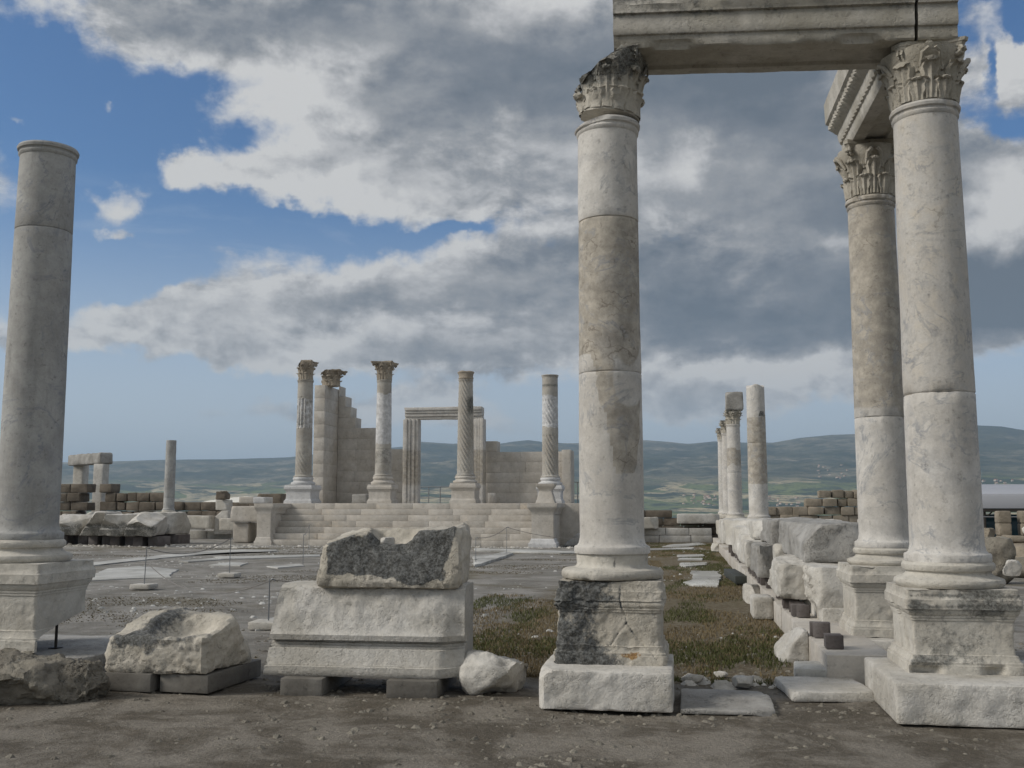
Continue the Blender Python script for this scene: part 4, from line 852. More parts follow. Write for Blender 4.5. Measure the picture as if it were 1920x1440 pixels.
m = M(); blockwall(m, 5.3, 8.6, 19.2, 20.0, -.05, lambda x: .95 if x > 6 else .75, .19, .42, 443, .06, .06); m.rough(.05, 3, 4); single('rubble_wall', 'brown rubble wall under the two pale pillars at the right edge', 'wall', m, 'tan')
for i, (x, y, sx, sy, sz, z0, mt, lab) in enumerate([(4.55, 14.6, .70, .7, .62, .35, 'rubble', 'dark pitted boulder right of the tallest column'), (4.60, 14.6, .5, .5, .40, .0, 'rubble', 'dark stone carrying the pitted boulder'), (4.75, 11.6, .95, .9, .62, .0, 'hewn', 'cream coloured rounded boulder cut by the right edge'),
        (5.6, 16.8, .8, .6, .45, .0, 'rubble', 'brown boulder below the rubble wall'), (4.15, 12.4, .35, .35, .30, .3, 'hewn', 'small white stone beside the cream boulder'), (6.3, 17.8, 1.2, .7, .6, .1, 'tan', 'large tan boulder below the right pillar'), (5.2, 17.9, .5, .4, .35, .75, 'tan', 'tan stone atop the left end of the rubble wall'), (6.95, 19.5, .9, .6, .35, .95, 'hewn', 'white stone at the foot of the right pale pillar'),
        (4.1, 10.3, .6, .5, .28, 0, 'rubble', 'low stone half hidden by the base of the tallest column'), (4.6, 9.2, .9, .6, .22, 0, 'rubble', 'flat brown stone low at the right edge'), (3.9, 8.0, .7, .6, .2, 0, 'tan', 'flat tan stone nearest the right edge')]):
    b_ = boulder(sx, sy, sz, 450+i, 20, .09, 9); single('boulder', lab, 'boulder', b_, mt, (x, y, z0), .7*i)

# ================================================================== TEMPLE ON ITS PODIUM
PZT = 1.805
ST_V = 33.0; rise = (PZT+.03)/7; tread = .33
th = thing('temple_podium', 'broad pale stone stairway and podium carrying the temple columns', 'podium', (0, 0, 0))
rg = random.Random(5)
for k in range(7):
    m = M(); v0 = ST_V+k*tread; z0 = -.03+k*rise; x = -20.3 if k else -20.6
    x1 = -7.6
    while x < x1:
        L = rg.uniform(.9, 3.2); b_ = min(x+L, x1)
        if b_-x > .1: g_ = rg.uniform(.0006, .004); m.box(x+g_, b_-g_, v0+rg.uniform(-.008, .008), v0+tread+.30, z0, z0+rise-rg.uniform(.001, .006), .008)
        x = b_
    m.rough(.006, 4, k, 3); P = m.P(); cell = np.floor(P[:, 0]*1.1+k*.37); m.attr('tone', .25+.5*(fbm(np.column_stack([cell*1.7, cell*0, cell*0+k]), 1, 1, k)))
    put('step', m, 'temple', th)
m = M(); m.box(-21.6, -6.4, ST_V+7*tread+.02, 48, -.1, PZT-.006, .02, 8, 8, 2); put('podium_body', m, 'temple', th)
def wing(lab, x0, x1, v0, vback, seed, mat2):
    th = thing('stair_pedestal', lab, 'pedestal', (0, 0, 0), 0, 'pedestals flanking the temple stairs'); xc = (x0+x1)/2; hx = (x1-x0)/2; yc = v0+hx*.85
    m = M(); sqloft(m, [(hx*1.28, hx*1.15, -.02), (hx*1.28, hx*1.15, .14), (hx*1.14, hx*1.05, .2), (hx*1.08, hx, .30), (hx, hx*.9, .34)], 10, .02, .1); m.rough(.01, 4, seed); m.set(m.P()+np.array([xc, yc, 0])); put('plinth', m, 'temple_white' if mat2 else 'temple', th)
    m = M(); sqloft(m, [(hx, hx*.9, .34), (hx, hx*.9, 1.34)], 12, .015, .1); m.rough(.008, 3, seed+1, 4, .003); m.set(m.P()+np.array([xc, yc, 0])); put('die', m, 'temple', th)
    m = M(); m.box(x0+.05, x1-.05, yc+hx*.8, vback, 0, 1.34, .02, 3, 10, 4); m.rough(.008, 3, seed+2); put('cheek_wall', m, 'temple', th)
    m = M(); pr = [(-hx*1.02, 1.34), (-hx*1.05, 1.42), (-hx*1.15, 1.50), (-hx*1.32, 1.60), (-hx*1.36, 1.64), (-hx*1.36, PZT-.02)]
    sqloft(m, [(-a, -a*.9, z) for a, z in pr], 14, .02, .05); P = m.P().copy(); P[:, 1] = np.where(P[:, 1] > 0, P[:, 1]+(vback-yc-hx), P[:, 1]); m.set(P); m.rough(.012, 3, seed+3, 4, .004); m.set(m.P()+np.array([xc, yc, 0])); m.attr('stain_shade', .1+.0*P[:, 0]); put('cap', m, 'temple', th)
wing('left stair pedestal with a dark edged yellowish face, beside stacked blocks', -20.62, -19.98+.0, 33.0, 36.5, 501, False)
wing('right stair pedestal with a smooth grey face, below the small altar', -8.42, -7.50, 32.6, 36.5, 503, True)
# temple columns
TV = 36.35
def tflute(amp, n, tw, za, zb):
    def f(t, z):
        w = sm(np.array([z]), za, za+.08)[0]*(1-sm(np.array([z]), zb-.08, zb)[0]); return amp*w*(.5+.5*np.cos(n*(t+tw*z)))**1.5
    return f
def tcol(lab, x, r0, r1, zb, zs, zt, ztop, hp, seed, pedmat, basemat, fl=None, joints=(), zones=(), capm=None, stub=None, stain_shade=None):
    th = thing('temple_column', lab, 'column', (x, TV, 0), 0, 'columns across the temple front')
    m = pedestal_mesh(hp, hp, zb-PZT, seed, .008, 12, .02, .008, False); m.set(m.P()+np.array([0, 0, PZT])); put('pedestal', m, pedmat, th)
    m = M(); attic(m, r0, zb, zs-zb, 36, seed, .006); put('base', m, basemat, th)
    s_ = shaft(r0, r1, zs, zt, joints, seed, 96 if fl else 40, .05 if fl else .2, neck=True, flute=fl); zone(s_, zones, seed, .04, .03)
    if stain_shade: s_.attr('stain_shade', stain_shade(s_.P()))
    put('shaft', s_, 'temple_col', th)
    if capm: put('capital', capm, 'temple_carved', th, (0, 0, zt))
    if stub: put('capital', stub, 'temple_carved', th, (0, 0, zt))
tc1 = corinthian(.33, .86, .52, 32, 15, .014, ns=5, nt=7); tc1.attr('stain_shade', .0*tc1.P()[:, 0]); tcm = tc1.mesh('capital'); tcm.materials.append(MAT['temple_carved'])
tc2 = corinthian(.33, .92, .46, 32, 16, .02, ns=5, nt=7); tc2.clip([((-.8, -.1, .5), .60)]).rough(.03, 4, 3)
tx = [PV(px, 900, TV)[0] for px in (568.5, 718, 872.5, 1032)]
fl_a = tflute(.10, 14, 1.5, 3.2, 9)
def fl1(t, z): return (tflute(.16, 13, 0, 5.3, 6.75)(t, z)*(np.cos(t+1.9) > -.2)+tflute(.07, 14, 1.6, 3.2, 4.2)(t, z))
tcol('leftmost temple column, fluted halfway up, on a bright white pedestal', tx[0], .385, .355, 2.66, 3.02, 7.62, 8.5, .60, 511, 'temple_white', 'temple_white', fl1, (5.28, 6.78), ((5.3, 6.75, .5),), capm=tc2,
     stain_shade=lambda P: .75*(sm(P[:, 2], 5.2, 5.4)-sm(P[:, 2], 6.6, 6.8))*sm(fbm(P, 3, 3, 9), -.2, .3)+.12*(1-sm(P[:, 2], 5.2, 5.3)))
tcol('smooth temple column with an intact flaring capital, second from the left', tx[1], .375, .335, 2.66, 3.04, 7.54, 8.4, .52, 512, 'temple', 'temple', None, (4.3,), ((4.55, 6.9, 1.0),), capm=tcm, stain_shade=lambda P: .7*sm(P[:, 2], 3.55, 3.65)*(1-sm(P[:, 2], 4.05+.3*np.cos(np.arctan2(P[:, 1], P[:, 0])+1.2), 4.15+.3*np.cos(np.arctan2(P[:, 1], P[:, 0])+1.2))))
st_ = M(); lathe(st_, [(.33, 0), (.36, .05), (.34, .12), (.35, .22), (.40, .33), (.34, .38)], 24, .06); st_.rough(.05, 4, 3)
tcol('spiral fluted brownish temple column with a broken stub on top', tx[2], .385, .325, 2.72, 3.04, 7.50, 7.9, .54, 513, 'temple', 'temple', fl_a, (), (), stub=st_, stain_shade=lambda P: .28+.9*np.exp(-((P[:, 2]-6.3)/.45)**2)*sm(P[:, 0], -.05, .3))
def fl4(t, z): return tflute(.10, 14, 1.5, 3.0, 4.9)(t, z)+tflute(.09, 14, 1.5, 5.3, 6.5)(t, z)
tcol('rightmost temple column with a blue white restored drum and a flat top', tx[3], .37, .355, 2.62, 2.95, 7.62, 7.7, .52, 514, 'temple_white', 'temple_white', fl4, (5.25, 6.62), ((5.25, 6.62, 1.0),), stain_shade=lambda P: .8*np.exp(-((P[:, 2]-7.12)/.10)**2)+.12)
# small altar in front of the last column
al = M(); c_ = PV(1024, 943, 34.2); k = .44
sqloft(al, [(.50*k/.44*.86, .38, 0), (.38, .36, .10), (.30, .30, .40), (.27, .27, .52), (.30, .30, .60), (.38, .38, .70), (.41, .40, .74), (.41, .40, .82)], 10, .03, .08); al.rough(.012, 3, 9, 4, .005); al.attr('stain_shade', -.1+.5*np.exp(-((al.P()[:, 2]-.71)/.015)**2))  # thin darker line below the flaring cap
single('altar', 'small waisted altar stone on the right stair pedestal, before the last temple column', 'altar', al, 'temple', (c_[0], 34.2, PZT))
# cella: anta pillar with stepped wall
th = thing('stepped_wall', 'tall cella wall stepping down to the right from a square corner pillar', 'wall', (0, 0, 0))
xa, xb = PV(586, 900, 39)[0], PV(606, 900, 39)[0]
ptz = PV(600, 722, 39)[2]
m = M(); blockwall(m, xa, xb, 39, 41.2, PZT, lambda x: ptz, (ptz-PZT)/9, 5, 521, .005, .002); m.rough(.008, 3, 2); put('corner_pillar', m, 'temple', th)
xs = [PV(px, 850, 41)[0] for px in (600, 628, 634, 646, 656, 665, 703)]; zs_ = [PV(620, y, 41)[2] for y in (722, 722, 730, 744, 765, 787, 806)]
def stepz(x):
    for a, zt in zip(xs[1:], zs_[1:]):
        if x < a: return zt
    return PV(740, 848, 41)[2]
m = M(); zz = PZT; rg = random.Random(9)
hh = .555
while zz < 9:
    xe = max([a for a, zt in zip(xs[1:], zs_[1:]) if zt > zz+hh*.5] or [xb]); x = xb+.01
    if zz+hh*.6 > zs_[1]: break
    if zz < PV(740, 848, 41)[2]-hh*.4: xe = PV(756, 900, 41)[0]
    while x < xe-.02:
        L = rg.uniform(.7, 1.6); b_ = min(x+L, xe); b_ = xe if xe-b_ < .25 else b_; m.box(x+.002, b_-.002, 41+rg.uniform(-.006, .006), 42.0, zz+.001, zz+hh-.002, .005); x = b_
    zz += hh
m.rough(.008, 3, 6); P = m.P(); m.attr('stain_shade', .05*np.ones(len(P))); put('stepped_courses', m, 'temple', th)
b_ = corinthian(.36, .82, .56, 24, 17, .03, ns=5, nt=6); b_.clip([((-.8, 0, .6), .62)]).rough(.07, 2.5, 8, 4, .02); P = b_.P(); b_.attr('stain_shade', .5*sm(-P[:, 0], .1, .4)*(1-sm(P[:, 2], .3, .6)))
b_.set(b_.P()*np.array([1.15, 1, 1])); single('anta_capital', 'battered capital lying on top of the square corner pillar', 'capital', b_, 'temple_carved', ((xa+xb)/2+.35, 39.7, ptz))
# door frame
th = thing('door_frame', 'tall moulded marble door frame between the temple columns', 'door frame', (0, 0, 0))
def moulded(m, x0, x1, z0, z1, vert=True, flip=False):
    for a, b, d in ((0, .28, .0), (.28, .5, .05), (.5, .78, .10), (.78, 1, .16)):
        if vert:
            A, B = (x0+(x1-x0)*a, x0+(x1-x0)*b) if not flip else (x1-(x1-x0)*b, x1-(x1-x0)*a); m.box(A, B, 40+d, 40.75, z0, z1, .02, 0, 0, 12)
        else: m.box(x0, x1, 40+d, 40.75, z1-(z1-z0)*b, z1-(z1-z0)*a, .02, 18, 0, 0)
jx = [PV(px, 850, 40)[0] for px in (755, 782, 884, 906)]; lz0 = PV(820, 785, 40)[2]; lz1 = PV(820, 763, 40)[2]
for (a, b, fl) in ((jx[0], jx[1], False), (jx[2], jx[3], True)):
    m = M(); moulded(m, a, b, PZT, lz0-.01, True, fl); m.rough(.015, 2.5, int(a*7) % 90, 4, .004); P = m.P(); m.attr('tone', sm(np.abs(P[:, 2]-3.6), 1.1, .6)*.9); put('jamb', m, 'temple_white', th).data.materials[0] = MAT['marble']
m = M(); moulded(m, jx[0]+.05, jx[3]-.1, lz0, lz1, False); m.rough(.02, 2.5, 77, 4, .006); P = m.P(); m.attr('stain_shade', .2+.5*sm(P[:, 2], lz1-.2, lz1-.1)*sm(fbm(P, 1.5, 3, 3), 0, .3)); put('lintel', m, 'marble', th)
# right cella wall
th = thing('cella_wall', 'lower block wall right of the door frame with one block left on top', 'wall', (0, 0, 0))
wx0, wx1, wz = PV(906, 900, 41)[0], PV(1058, 900, 41)[0], PV(980, 847, 41)[2]
m = M(); blockwall(m, wx0, wx1, 41, 41.9, PZT, lambda x: wz-.05, (wz-PZT)/5, 1.5, 531, .005, .003); x2 = PV(932, 830, 41)[0]; m.box(wx0, x2, 41, 41.9, wz+.003, wz+.55, .02, 2, 2, 2)
m.rough(.008, 3, 6); P = m.P(); m.attr('stain_shade', -.05+.9*(fbm(P, 6, 3, 4) > .55)); put('wall_courses', m, 'temple', th)
m = M(); m.box(wx1-.05, PV(1071, 900, 40.5)[0], 40.4, 41.95, PZT, wz+.05, .015, 2, 2, 8); m.rough(.008, 3, 8); put('end_pillar', m, 'temple', th)
rb('dark low block at the foot of the stepped wall', PV(664, 940, 39)[0], PV(692, 940, 39)[0], 38.6, 39.3, PZT, PZT+.45, 541, 'hewn_grey', .12, .02, 2, .12)
rb('small pale stone before the right cella wall', PV(916, 940, 39)[0], PV(930, 940, 39)[0], 38.6, 39.1, PZT, PZT+.5, 542, 'temple', .1, .03, 3, .25)
for i, (pa, pb, vv, lab) in enumerate([(776, 862, 46.5, 'thin metal railing seen through the temple door frame'), (1070, 1090, 43.5, 'short metal railing right of the temple wall')]):
    th = thing('railing', lab, 'railing', (0, 0, 0)); a, b = PV(pa, 930, vv)[0], PV(pb, 930, vv)[0]; zt = PV(820, 913, vv)[2] if i == 0 else PV(1080, 904, vv)[2]
    m = M(); m.tube([(a, vv, zt), (b, vv, zt)], .03, 6); put('top_rail', m, 'steel', th)
    m = M(); m.tube([(a, vv, PZT+.35), (b, vv, PZT+.35)], .02, 6); put('lower_rail', m, 'steel', th)
    n_ = 4 if i == 0 else 2
    for k in range(n_): x = a+(b-a)*(k+.3)/n_; m = M(); m.tube([(x, vv, PZT-.1), (x, vv, zt)], .03, 6); put('post', m, 'steel', th)
# dark rear wall and broken slabs right of the right stair pedestal
m = M(); blockwall(m, -7.0, -5.2, 38.6, 39.3, -.05, lambda x: 1.4, .36, .6, 551, .05, .05); m.rough(.04, 2.5, 4); single('rubble_wall', 'dark rubble wall between the right stair pedestal and the middle column', 'wall', m, 'brown')
rb('tilted blue grey slab leaning by the right stair pedestal', -7.25, -6.35, 33.6, 34.2, 0, .52, 552, 'marble_dark', .08, .04, 5, .35, planes=[((-.8, 0, 1), .30)], name='leaning_slab')
rb('upright broken slab behind the tilted blue grey one', -6.5, -6.1, 35.6, 36.2, 0, .95, 553, 'hewn_grey', .1, .04, 4, .3, name='leaning_slab')

# ================================================================== LEFT BACKGROUND
m = M(); blockwall(m, -41.5, -24, 48, 49, .3, lambda x: 3.3 if -40.0 < x < -38.35 else (-1 if -38.35 <= x < -37.05 else (3.25 if -37.05 < x < -36.3 else (2.65 if x < -33.0 else (2.65 if x < -40 else 2.0)))), .55, .85, 601, .06, .10)
m.rough(.09, 1.6, 4, 5, .02); single('travertine_wall', 'dark brown block wall with stepped crest behind the left colonnade', 'wall', m, 'brown')
rb('dark brown block standing above the podium edge left of the temple columns', PV(480, 930, 44)[0], PV(527, 930, 44)[0], 44, 45, 1.4, 2.35, 602, 'brown', .12, .05, 2, .15)
# stone gateway
th = thing('stone_gateway', 'two squared marble posts bridged by a worn dark lintel far left', 'gateway', (0, 0, 0))
for a, b, vv, z0 in ((135, 153, 53.0, .9), (173, 191, 50.5, .9)):
    xa_, xb_ = PV(a, 920, vv)[0], PV(b, 920, vv)[0]; m = M(); m.box(xa_, xb_, vv, vv+.75, z0, PV(140, 870, vv)[2], .03, 3, 3, 12); m.rough(.015, 2, 5); put('gate_post', m, 'hewn', th)
m = M(); p0, p1 = PV(133, 862, 53.2), PV(194, 862, 50.6); L = np.linalg.norm((p1-p0)[:2]); m.box(-L/2, L/2, -.45, .45, 0, .72, .12, 16, 4, 4); P = m.P().copy(); P[:, 2] -= .0; m.set(P).clip([((1, 0, .8), L/2+.0)]).rough(.06, 1.6, 8, 4, .01); P = m.P(); m.attr('stain_shade', .35+0*P[:, 0])
o = put('lintel', m, 'hewn_grey', th, ((p0[0]+p1[0])/2, (p0[1]+p1[1])/2+.35, PV(160, 871, 51.8)[2])); o.rotation_euler = (0, 0, math.atan2(p1[1]-p0[1], p1[0]-p0[0]))
# lone thin column of the left colonnade
th = thing('marble_column', 'lone slim column shaft standing on the left footing, no capital', 'column', (-31.2, 45, 0))
m = M(); sqloft(m, [(.62, .55, .9), (.62, .55, 1.10)], 6, .03, .2); attic(m, .30, 1.1, .35, 28, 3); m.rough(.012, 3, 3); put('base', m, 'base', th)
put('shaft', shaft(.30, .28, 1.45, 5.44, (2.15,), 4, 36, .25, neck=False, bend=lambda z: ((z-1.45)*.0, 0)), 'marble_dark', th)
# left footing
m = M(); blockwall(m, -42, -25.0, 43.6, 46.5, -.05, lambda x: 1.0, .5, 1.4, 611, .04, .04); m.rough(.03, 2, 3); single('colonnade_footing', 'low footing of pale stones under the slim left column', 'wall', m, 'hewn_grey')
m = M(); blockwall(m, -33, -24.6, 41.3, 41.9, -.05, lambda x: .42, .45, 1.9, 612, .03, .02); m.rough(.015, 2, 3); single('kerb', 'white stone kerb before the left footing', 'kerb', m, 'hewn')
def px_block(lab, xa, xb, yt, v, zb, depth, seed, mat='hewn', name='loose_block', amp=.05, pl=3, d=.2, planes=(), stain_shade=None):
    a, b = PV(xa, yt, v)[0], PV(xb, yt, v)[0]; return rb(lab, a, b, v, v+depth, zb, PV((xa+xb)/2, yt, v)[2], seed, mat, .12, amp, pl, d, planes=planes, name=name, stain_shade=stain_shade)
# row of big overturned cornice blocks raised on dark bearers
rows = [(100, 160, 968, 984, 32.0, 'leftmost overturned cornice block of the raised row'), (160, 202, 962, 990, 31.4, 'second overturned cornice block of the raised row, with a white end'), (200, 246, 966, 988, 31.0, 'middle overturned cornice block of the raised row'), (243, 290, 963, 990, 30.6, 'overturned cornice block with dentils, fourth in the raised row'), (284, 330, 962, 980, 33.5, 'rightmost, roundest cornice block of the raised row')]
for i, (a, b, yt, yb, v, lab) in enumerate(rows):
    xa_, xb_ = PV(a, yt, v)[0], PV(b, yt, v)[0]; zt = PV(a, yt, v)[2]+.04; sx = (xb_-xa_)*1.02; sz = zt-.42
    def prof_(P, sx=sx, sz=sz):
        P = P.copy(); f_ = np.clip(P[:, 2]/sz, 0, 1); P[:, 1] *= 1; P[:, 1] -= .75*f_**1.3*sm(-P[:, 1], .1, .7); P[:, 0] += .35*(f_-.5)*1; P[:, 1] += .10*sm(-P[:, 1], .2, .6)*(np.abs(f_-.45) < .10); return P
    b_ = block(sx, 1.7, sz, .09, .04, .05, 1.6, seed=620+i, fine=.012, fn=prof_, planes=rplanes(sx, 1.7, sz, 5, 620+i, .26)).rough(.05, 2.2, 630+i, 4, .02); P = b_.P(); b_.attr('stain_shade', .75*sm(-P[:, 1], .2, .7)*(1-sm(P[:, 2]+.2*fbm(P, 1.2, 2, i), sz*.45, sz*.7)))  # lower front painted dark for the shade on the underside
    single('cornice_block', lab, 'stone block', b_, 'hewn', ((xa_+xb_)/2, v+.6, .42), (-.12, .14, -.05, .18, -.2)[i], 'overturned cornice blocks in the raised row')
    m = M(); m.box(-.22, .22, -.55, .55, 0, .42, .02)
    for s_ in (-.3, .3): single('bearer', ('left' if s_ < 0 else 'right')+' dark bearer under the '+['leftmost', 'second', 'middle', 'fourth', 'rightmost'][i]+' cornice block of the raised row', 'bearer', m if s_ < 0 else m, 'brick', ((xa_+xb_)/2+s_*sx, v+.9, -.03), 0, 'dark bearers under the raised row')
px_block('white flat stone lying on the raised row at its left', 108, 132, 964, 36, .4, 1, 631, amp=.03)
px_block('squared white stone standing behind the raised row', 158, 182, 960, 37, .4, 1, 632, amp=.03)
px_block('grooved cornice slab on the kerb right of the slim column', 335, 393, 967, 40.2, .52, .8, 633, 'base', 'cornice_slab', .03, 2, .1)
px_block('shorter grooved cornice slab beside the stacked statue like stones', 411, 440, 972, 39.5, .45, .8, 634, 'base', 'cornice_slab', .03, 2, .1)
a_ = PV(402, 990, 40.8)
for i, (xa_, xb_, yb, yt, mt, lab) in enumerate([(402, 428, 1002, 957, 'hewn', 'lowest of three stacked upright stones left of the podium'), (404, 426, 957, 937, 'hewn', 'middle of three stacked upright stones left of the podium'), (404, 422, 937, 921, 'brown', 'dark rounded topmost of three stacked stones left of the podium')]):
    a, b = PV(xa_, yt, 40.8), PV(xb_, yt, 40.8); zb = max(0, PV(xa_, yb, 40.8)[2]); rb(lab, a[0], b[0], 40.8, 41.2+.3, zb, a[2], 640+i, mt, .1, .04, 4, .25)
for i, (xa_, xb_, yb, yt, vv, mt, lab) in enumerate([(437, 466, 1010, 980, 35.5, 'temple', 'upright squared block with a crack, under the moulded block left of the stairs'), (432, 500, 974, 949, 35.3, 'temple', 'moulded block laid across the cracked one left of the stairs'), (448, 476, 942, 931, 37.5, 'temple', 'low reddish block on the podium corner left of the stairs'), (474, 497, 942, 932, 37.0, 'temple_white', 'small pale block beside the reddish one on the podium corner')]):
    a, b = PV(xa_, yt, vv), PV(xb_, yt, vv); zb = max(0, PV(xa_, yb, vv)[2]) if i else 0
    if i == 1: zb = PV(450, 980, 35.5)[2]+.04
    if i > 1: zb = PZT-.005
    rb(lab, a[0], b[0], vv, vv+1.0, zb, a[2]-(0 if i else 0), 650+i, mt, .12, .012, 1, .06)

# ================================================================== COURT: paving, barrier posts, small blocks
def poly_slab(lab, px, th_=.012, mat='slab', z0=-.08):
    pts_ = np.array([PZ(x, y, 0.) for x, y in px]); c = pts_.mean(0); out = []; n = len(pts_); rg = random.Random(int(px[0][0]*7+px[0][1]))
    for i in range(n):
        a, b = pts_[i], pts_[(i+1) % n]; L = np.linalg.norm(b-a); k = max(1, int(L/.35)); d = (b-a)/max(L, .01); nn = np.array([-d[1], d[0], 0])
        for j in range(k): out.append(a+(b-a)*j/k+nn*rg.uniform(-.045, .045)*(1 if j else .3))
    P0 = np.array(out)-c; m = M(); m.rings([P0+np.array([0, 0, z0]), P0+np.array([0, 0, th_-.01]), P0*(1-.012)+np.array([0, 0, th_])], n_in=3); P = m.P(); 
    if (np.cross(P0[0], P0[len(P0)//4])[2]) < 0: m.Fc = [f[::-1] for f in m.Fc]
    m.attr('tone', .4+.5*fbm(P+c, .8, 3, 4)); return single('paving_slab', lab, 'paving', m, mat, tuple(c))
poly_slab('big bright paving area on the court just right of the leftmost column', [(163, 1082), (205, 1066), (262, 1062), (335, 1068), (318, 1078), (322, 1083), (250, 1084), (165, 1089)])
poly_slab('long thin paving band curving across the court', [(160, 1056), (230, 1049), (330, 1038), (430, 1031), (520, 1030), (520, 1034), (430, 1036), (330, 1044), (235, 1054), (160, 1062)])
poly_slab('small pale paving patch above the long bright one', [(335, 1052), (400, 1047), (420, 1049), (352, 1054)])
poly_slab('pale paving strip beside the second barrier post', [(392, 1060), (432, 1054), (465, 1056), (450, 1061)])
poly_slab('thin pale strip left of the lichen blackened block', [(500, 1062), (560, 1058), (570, 1061), (520, 1065)])
poly_slab('pale strip in front of the stairs left of the blackened block', [(400, 1044), (520, 1041), (600, 1040), (600, 1043), (500, 1046), (410, 1048)])
poly_slab('pointed white paving slab between the hollowed block and the cornice block', [(478, 1171), (548, 1148), (560, 1165), (502, 1180), (480, 1182)])
poly_slab('long white kerb slab leading to the stairs, right of the blackened block', [(888, 1054), (945, 1036), (962, 1039), (955, 1042), (905, 1059), (890, 1062)], .05)
poly_slab('pale band at the foot of the stairs', [(890, 1029), (1060, 1034), (1085, 1034), (1085, 1037), (1050, 1038), (890, 1033)], .03)
poly_slab('flat pale band left of the long white kerb slab', [(885, 1043), (915, 1041), (940, 1041), (890, 1050)], .02)
for i, (px, lab) in enumerate([([(1255, 1022), (1310, 1018), (1325, 1021), (1290, 1025), (1240, 1026)], 'farthest white slab in the grassy strip'), ([(1270, 1041), (1320, 1040), (1318, 1044), (1272, 1045)], 'thin white slab in the grassy strip, second from its far end'), ([(1275, 1047), (1318, 1047), (1316, 1050), (1271, 1050)], 'thin bright slab in the middle of the grassy strip'), ([(1278, 1056), (1325, 1055), (1322, 1060), (1285, 1063), (1274, 1060)], 'broad white slab in the grassy strip'), ([(1296, 1071), (1345, 1072), (1352, 1082), (1345, 1100), (1300, 1098), (1281, 1093), (1300, 1086)], 'crumbling pale paving in the grassy strip, nearest the camera'), ([(1215, 1029), (1300, 1027), (1300, 1030), (1215, 1032)], 'pale line of paving across the far grassy strip')]):
    poly_slab(lab, px, .02)
for i, (px, lab) in enumerate([([(1275, 1300), (1330, 1292), (1330, 1297), (1280, 1303)], 0)]): pass
def post(lab, px, py, h, tilt=0, base=True):
    c = PZ(px, py, 0); th = thing('barrier_post', lab, 'post', (c[0], c[1], 0), 0, 'low metal barrier posts on the court')
    m = M(); m.tube([(0, 0, 0), (tilt*.5, 0, h*.5), (tilt, 0, h)], .009, 6); m.tube([(tilt, 0, h-.02), (tilt+.05, 0, h+.012), (tilt+.08, 0, h-.03)], .008, 5); put('rod', m, 'steel', th)
    if base: m = block(.42, .40, .10, .1, .02, .015, 3, seed=int(px)); put('foot_block', m, 'hewn', th)
    return np.array([c[0]+tilt, c[1], h])
ps = [post('nearest left barrier post on a white foot block, right of the leftmost column', 270, 1104, .82, .02), post('second barrier post from the left, on a rectangular white foot', 430, 1082, .90), post('barrier post beside the left end of the moulded cornice block', 503, 1178, .66), post('barrier post behind the left end of the blackened block', 568, 1058, .85, 0, False),
      post('barrier post at the foot of the left stairs', 579, 1030, .95, 0, False), post('barrier post standing on the white kerb slab before the stairs', 950, 1041, .95, .0, False), post('barrier post just right of the blackened block', 892, 1057, .75, 0, False)]
def rope(lab, a, b, sag, straight=False):
    pts_ = [a+(b-a)*t_-np.array([0, 0, 4*sag*t_*(1-t_)]) for t_ in np.linspace(0, 1, 16)]; m = M(); m.tube(pts_, .009, 5); single('barrier_rope', lab, 'rope', m, 'rope')
rope('sagging rope between the two left barrier posts', ps[0], ps[1], .22); rope('rope running from the cornice block post back to the second post', ps[2]+np.array([0, 0, -.02]), np.array([ps[0][0]+.05, ps[0][1], .5]), .35)
rope('rope end leading from the near post behind the cornice block', ps[2], ps[2]+np.array([1.6, .25, -.12]), .02); rope('rope along the foot of the stairs, behind the blackened block', ps[3], ps[4], .1); rope('rope between the two right barrier posts', ps[6], ps[5], .12); rope('rope from the kerb slab post towards the middle column', ps[5], ps[5]+np.array([3.4, .8, -.35]), .18)

# ================================================================== FAR VILLAGES
def house_mesh():
    m = M(); m.box(-5, 5, -4, 4, 0, 6, .05); return m
hm = house_mesh().mesh('house_wall'); hm.materials.append(MAT['house'])
rm = M(); rm.rings([np.array([(-5.4, -4.4, 6), (5.4, -4.4, 6), (5.4, 4.4, 6), (-5.4, 4.4, 6)]), np.array([(-2.5, -.1, 8.6), (2.5, -.1, 8.6), (2.5, .1, 8.6), (-2.5, .1, 8.6)])], n_in=0); rm_ = rm.mesh('roof'); rm_.materials.append(MAT['tile'])
rg = random.Random(3)
for n_, (px, py, dx, dy), lab, grp, sc_, rr_ in ((26, (1315, 938, 34, 10), 'tiny pale house with an orange roof in the village left of the far columns', 'houses of the village left of the far columns', 1.7, .7), (18, (1465, 940, 40, 9), 'tiny white building in the village above the brown wall', 'buildings of the village above the brown wall', 1.8, .0), (14, (1560, 885, 30, 14), 'speck of a white house on the slope above the brown wall', 'houses on the lit slope above the brown wall', 1.8, .3), (10, (1870, 905, 40, 6), 'speck of a pale house in the fields at the right edge', 'houses in the fields at the right edge', 2.0, .3)):
    for i in range(n_):
        c = far_pt(px+rg.uniform(-dx, dx), py+rg.uniform(-dy, dy)); h = thing('village_house', lab, 'house', (c[0], c[1], c[2]-2), rg.uniform(0, 3), grp); h.scale = (sc_*rg.uniform(.35, 1.2), sc_*rg.uniform(.4, 1.0), sc_*rg.uniform(.3, .75))
        w_ = bpy.data.objects.new('wall', hm); sc.collection.objects.link(w_); w_.parent = h; r_ = bpy.data.objects.new('roof', rm_); sc.collection.objects.link(r_); r_.parent = h

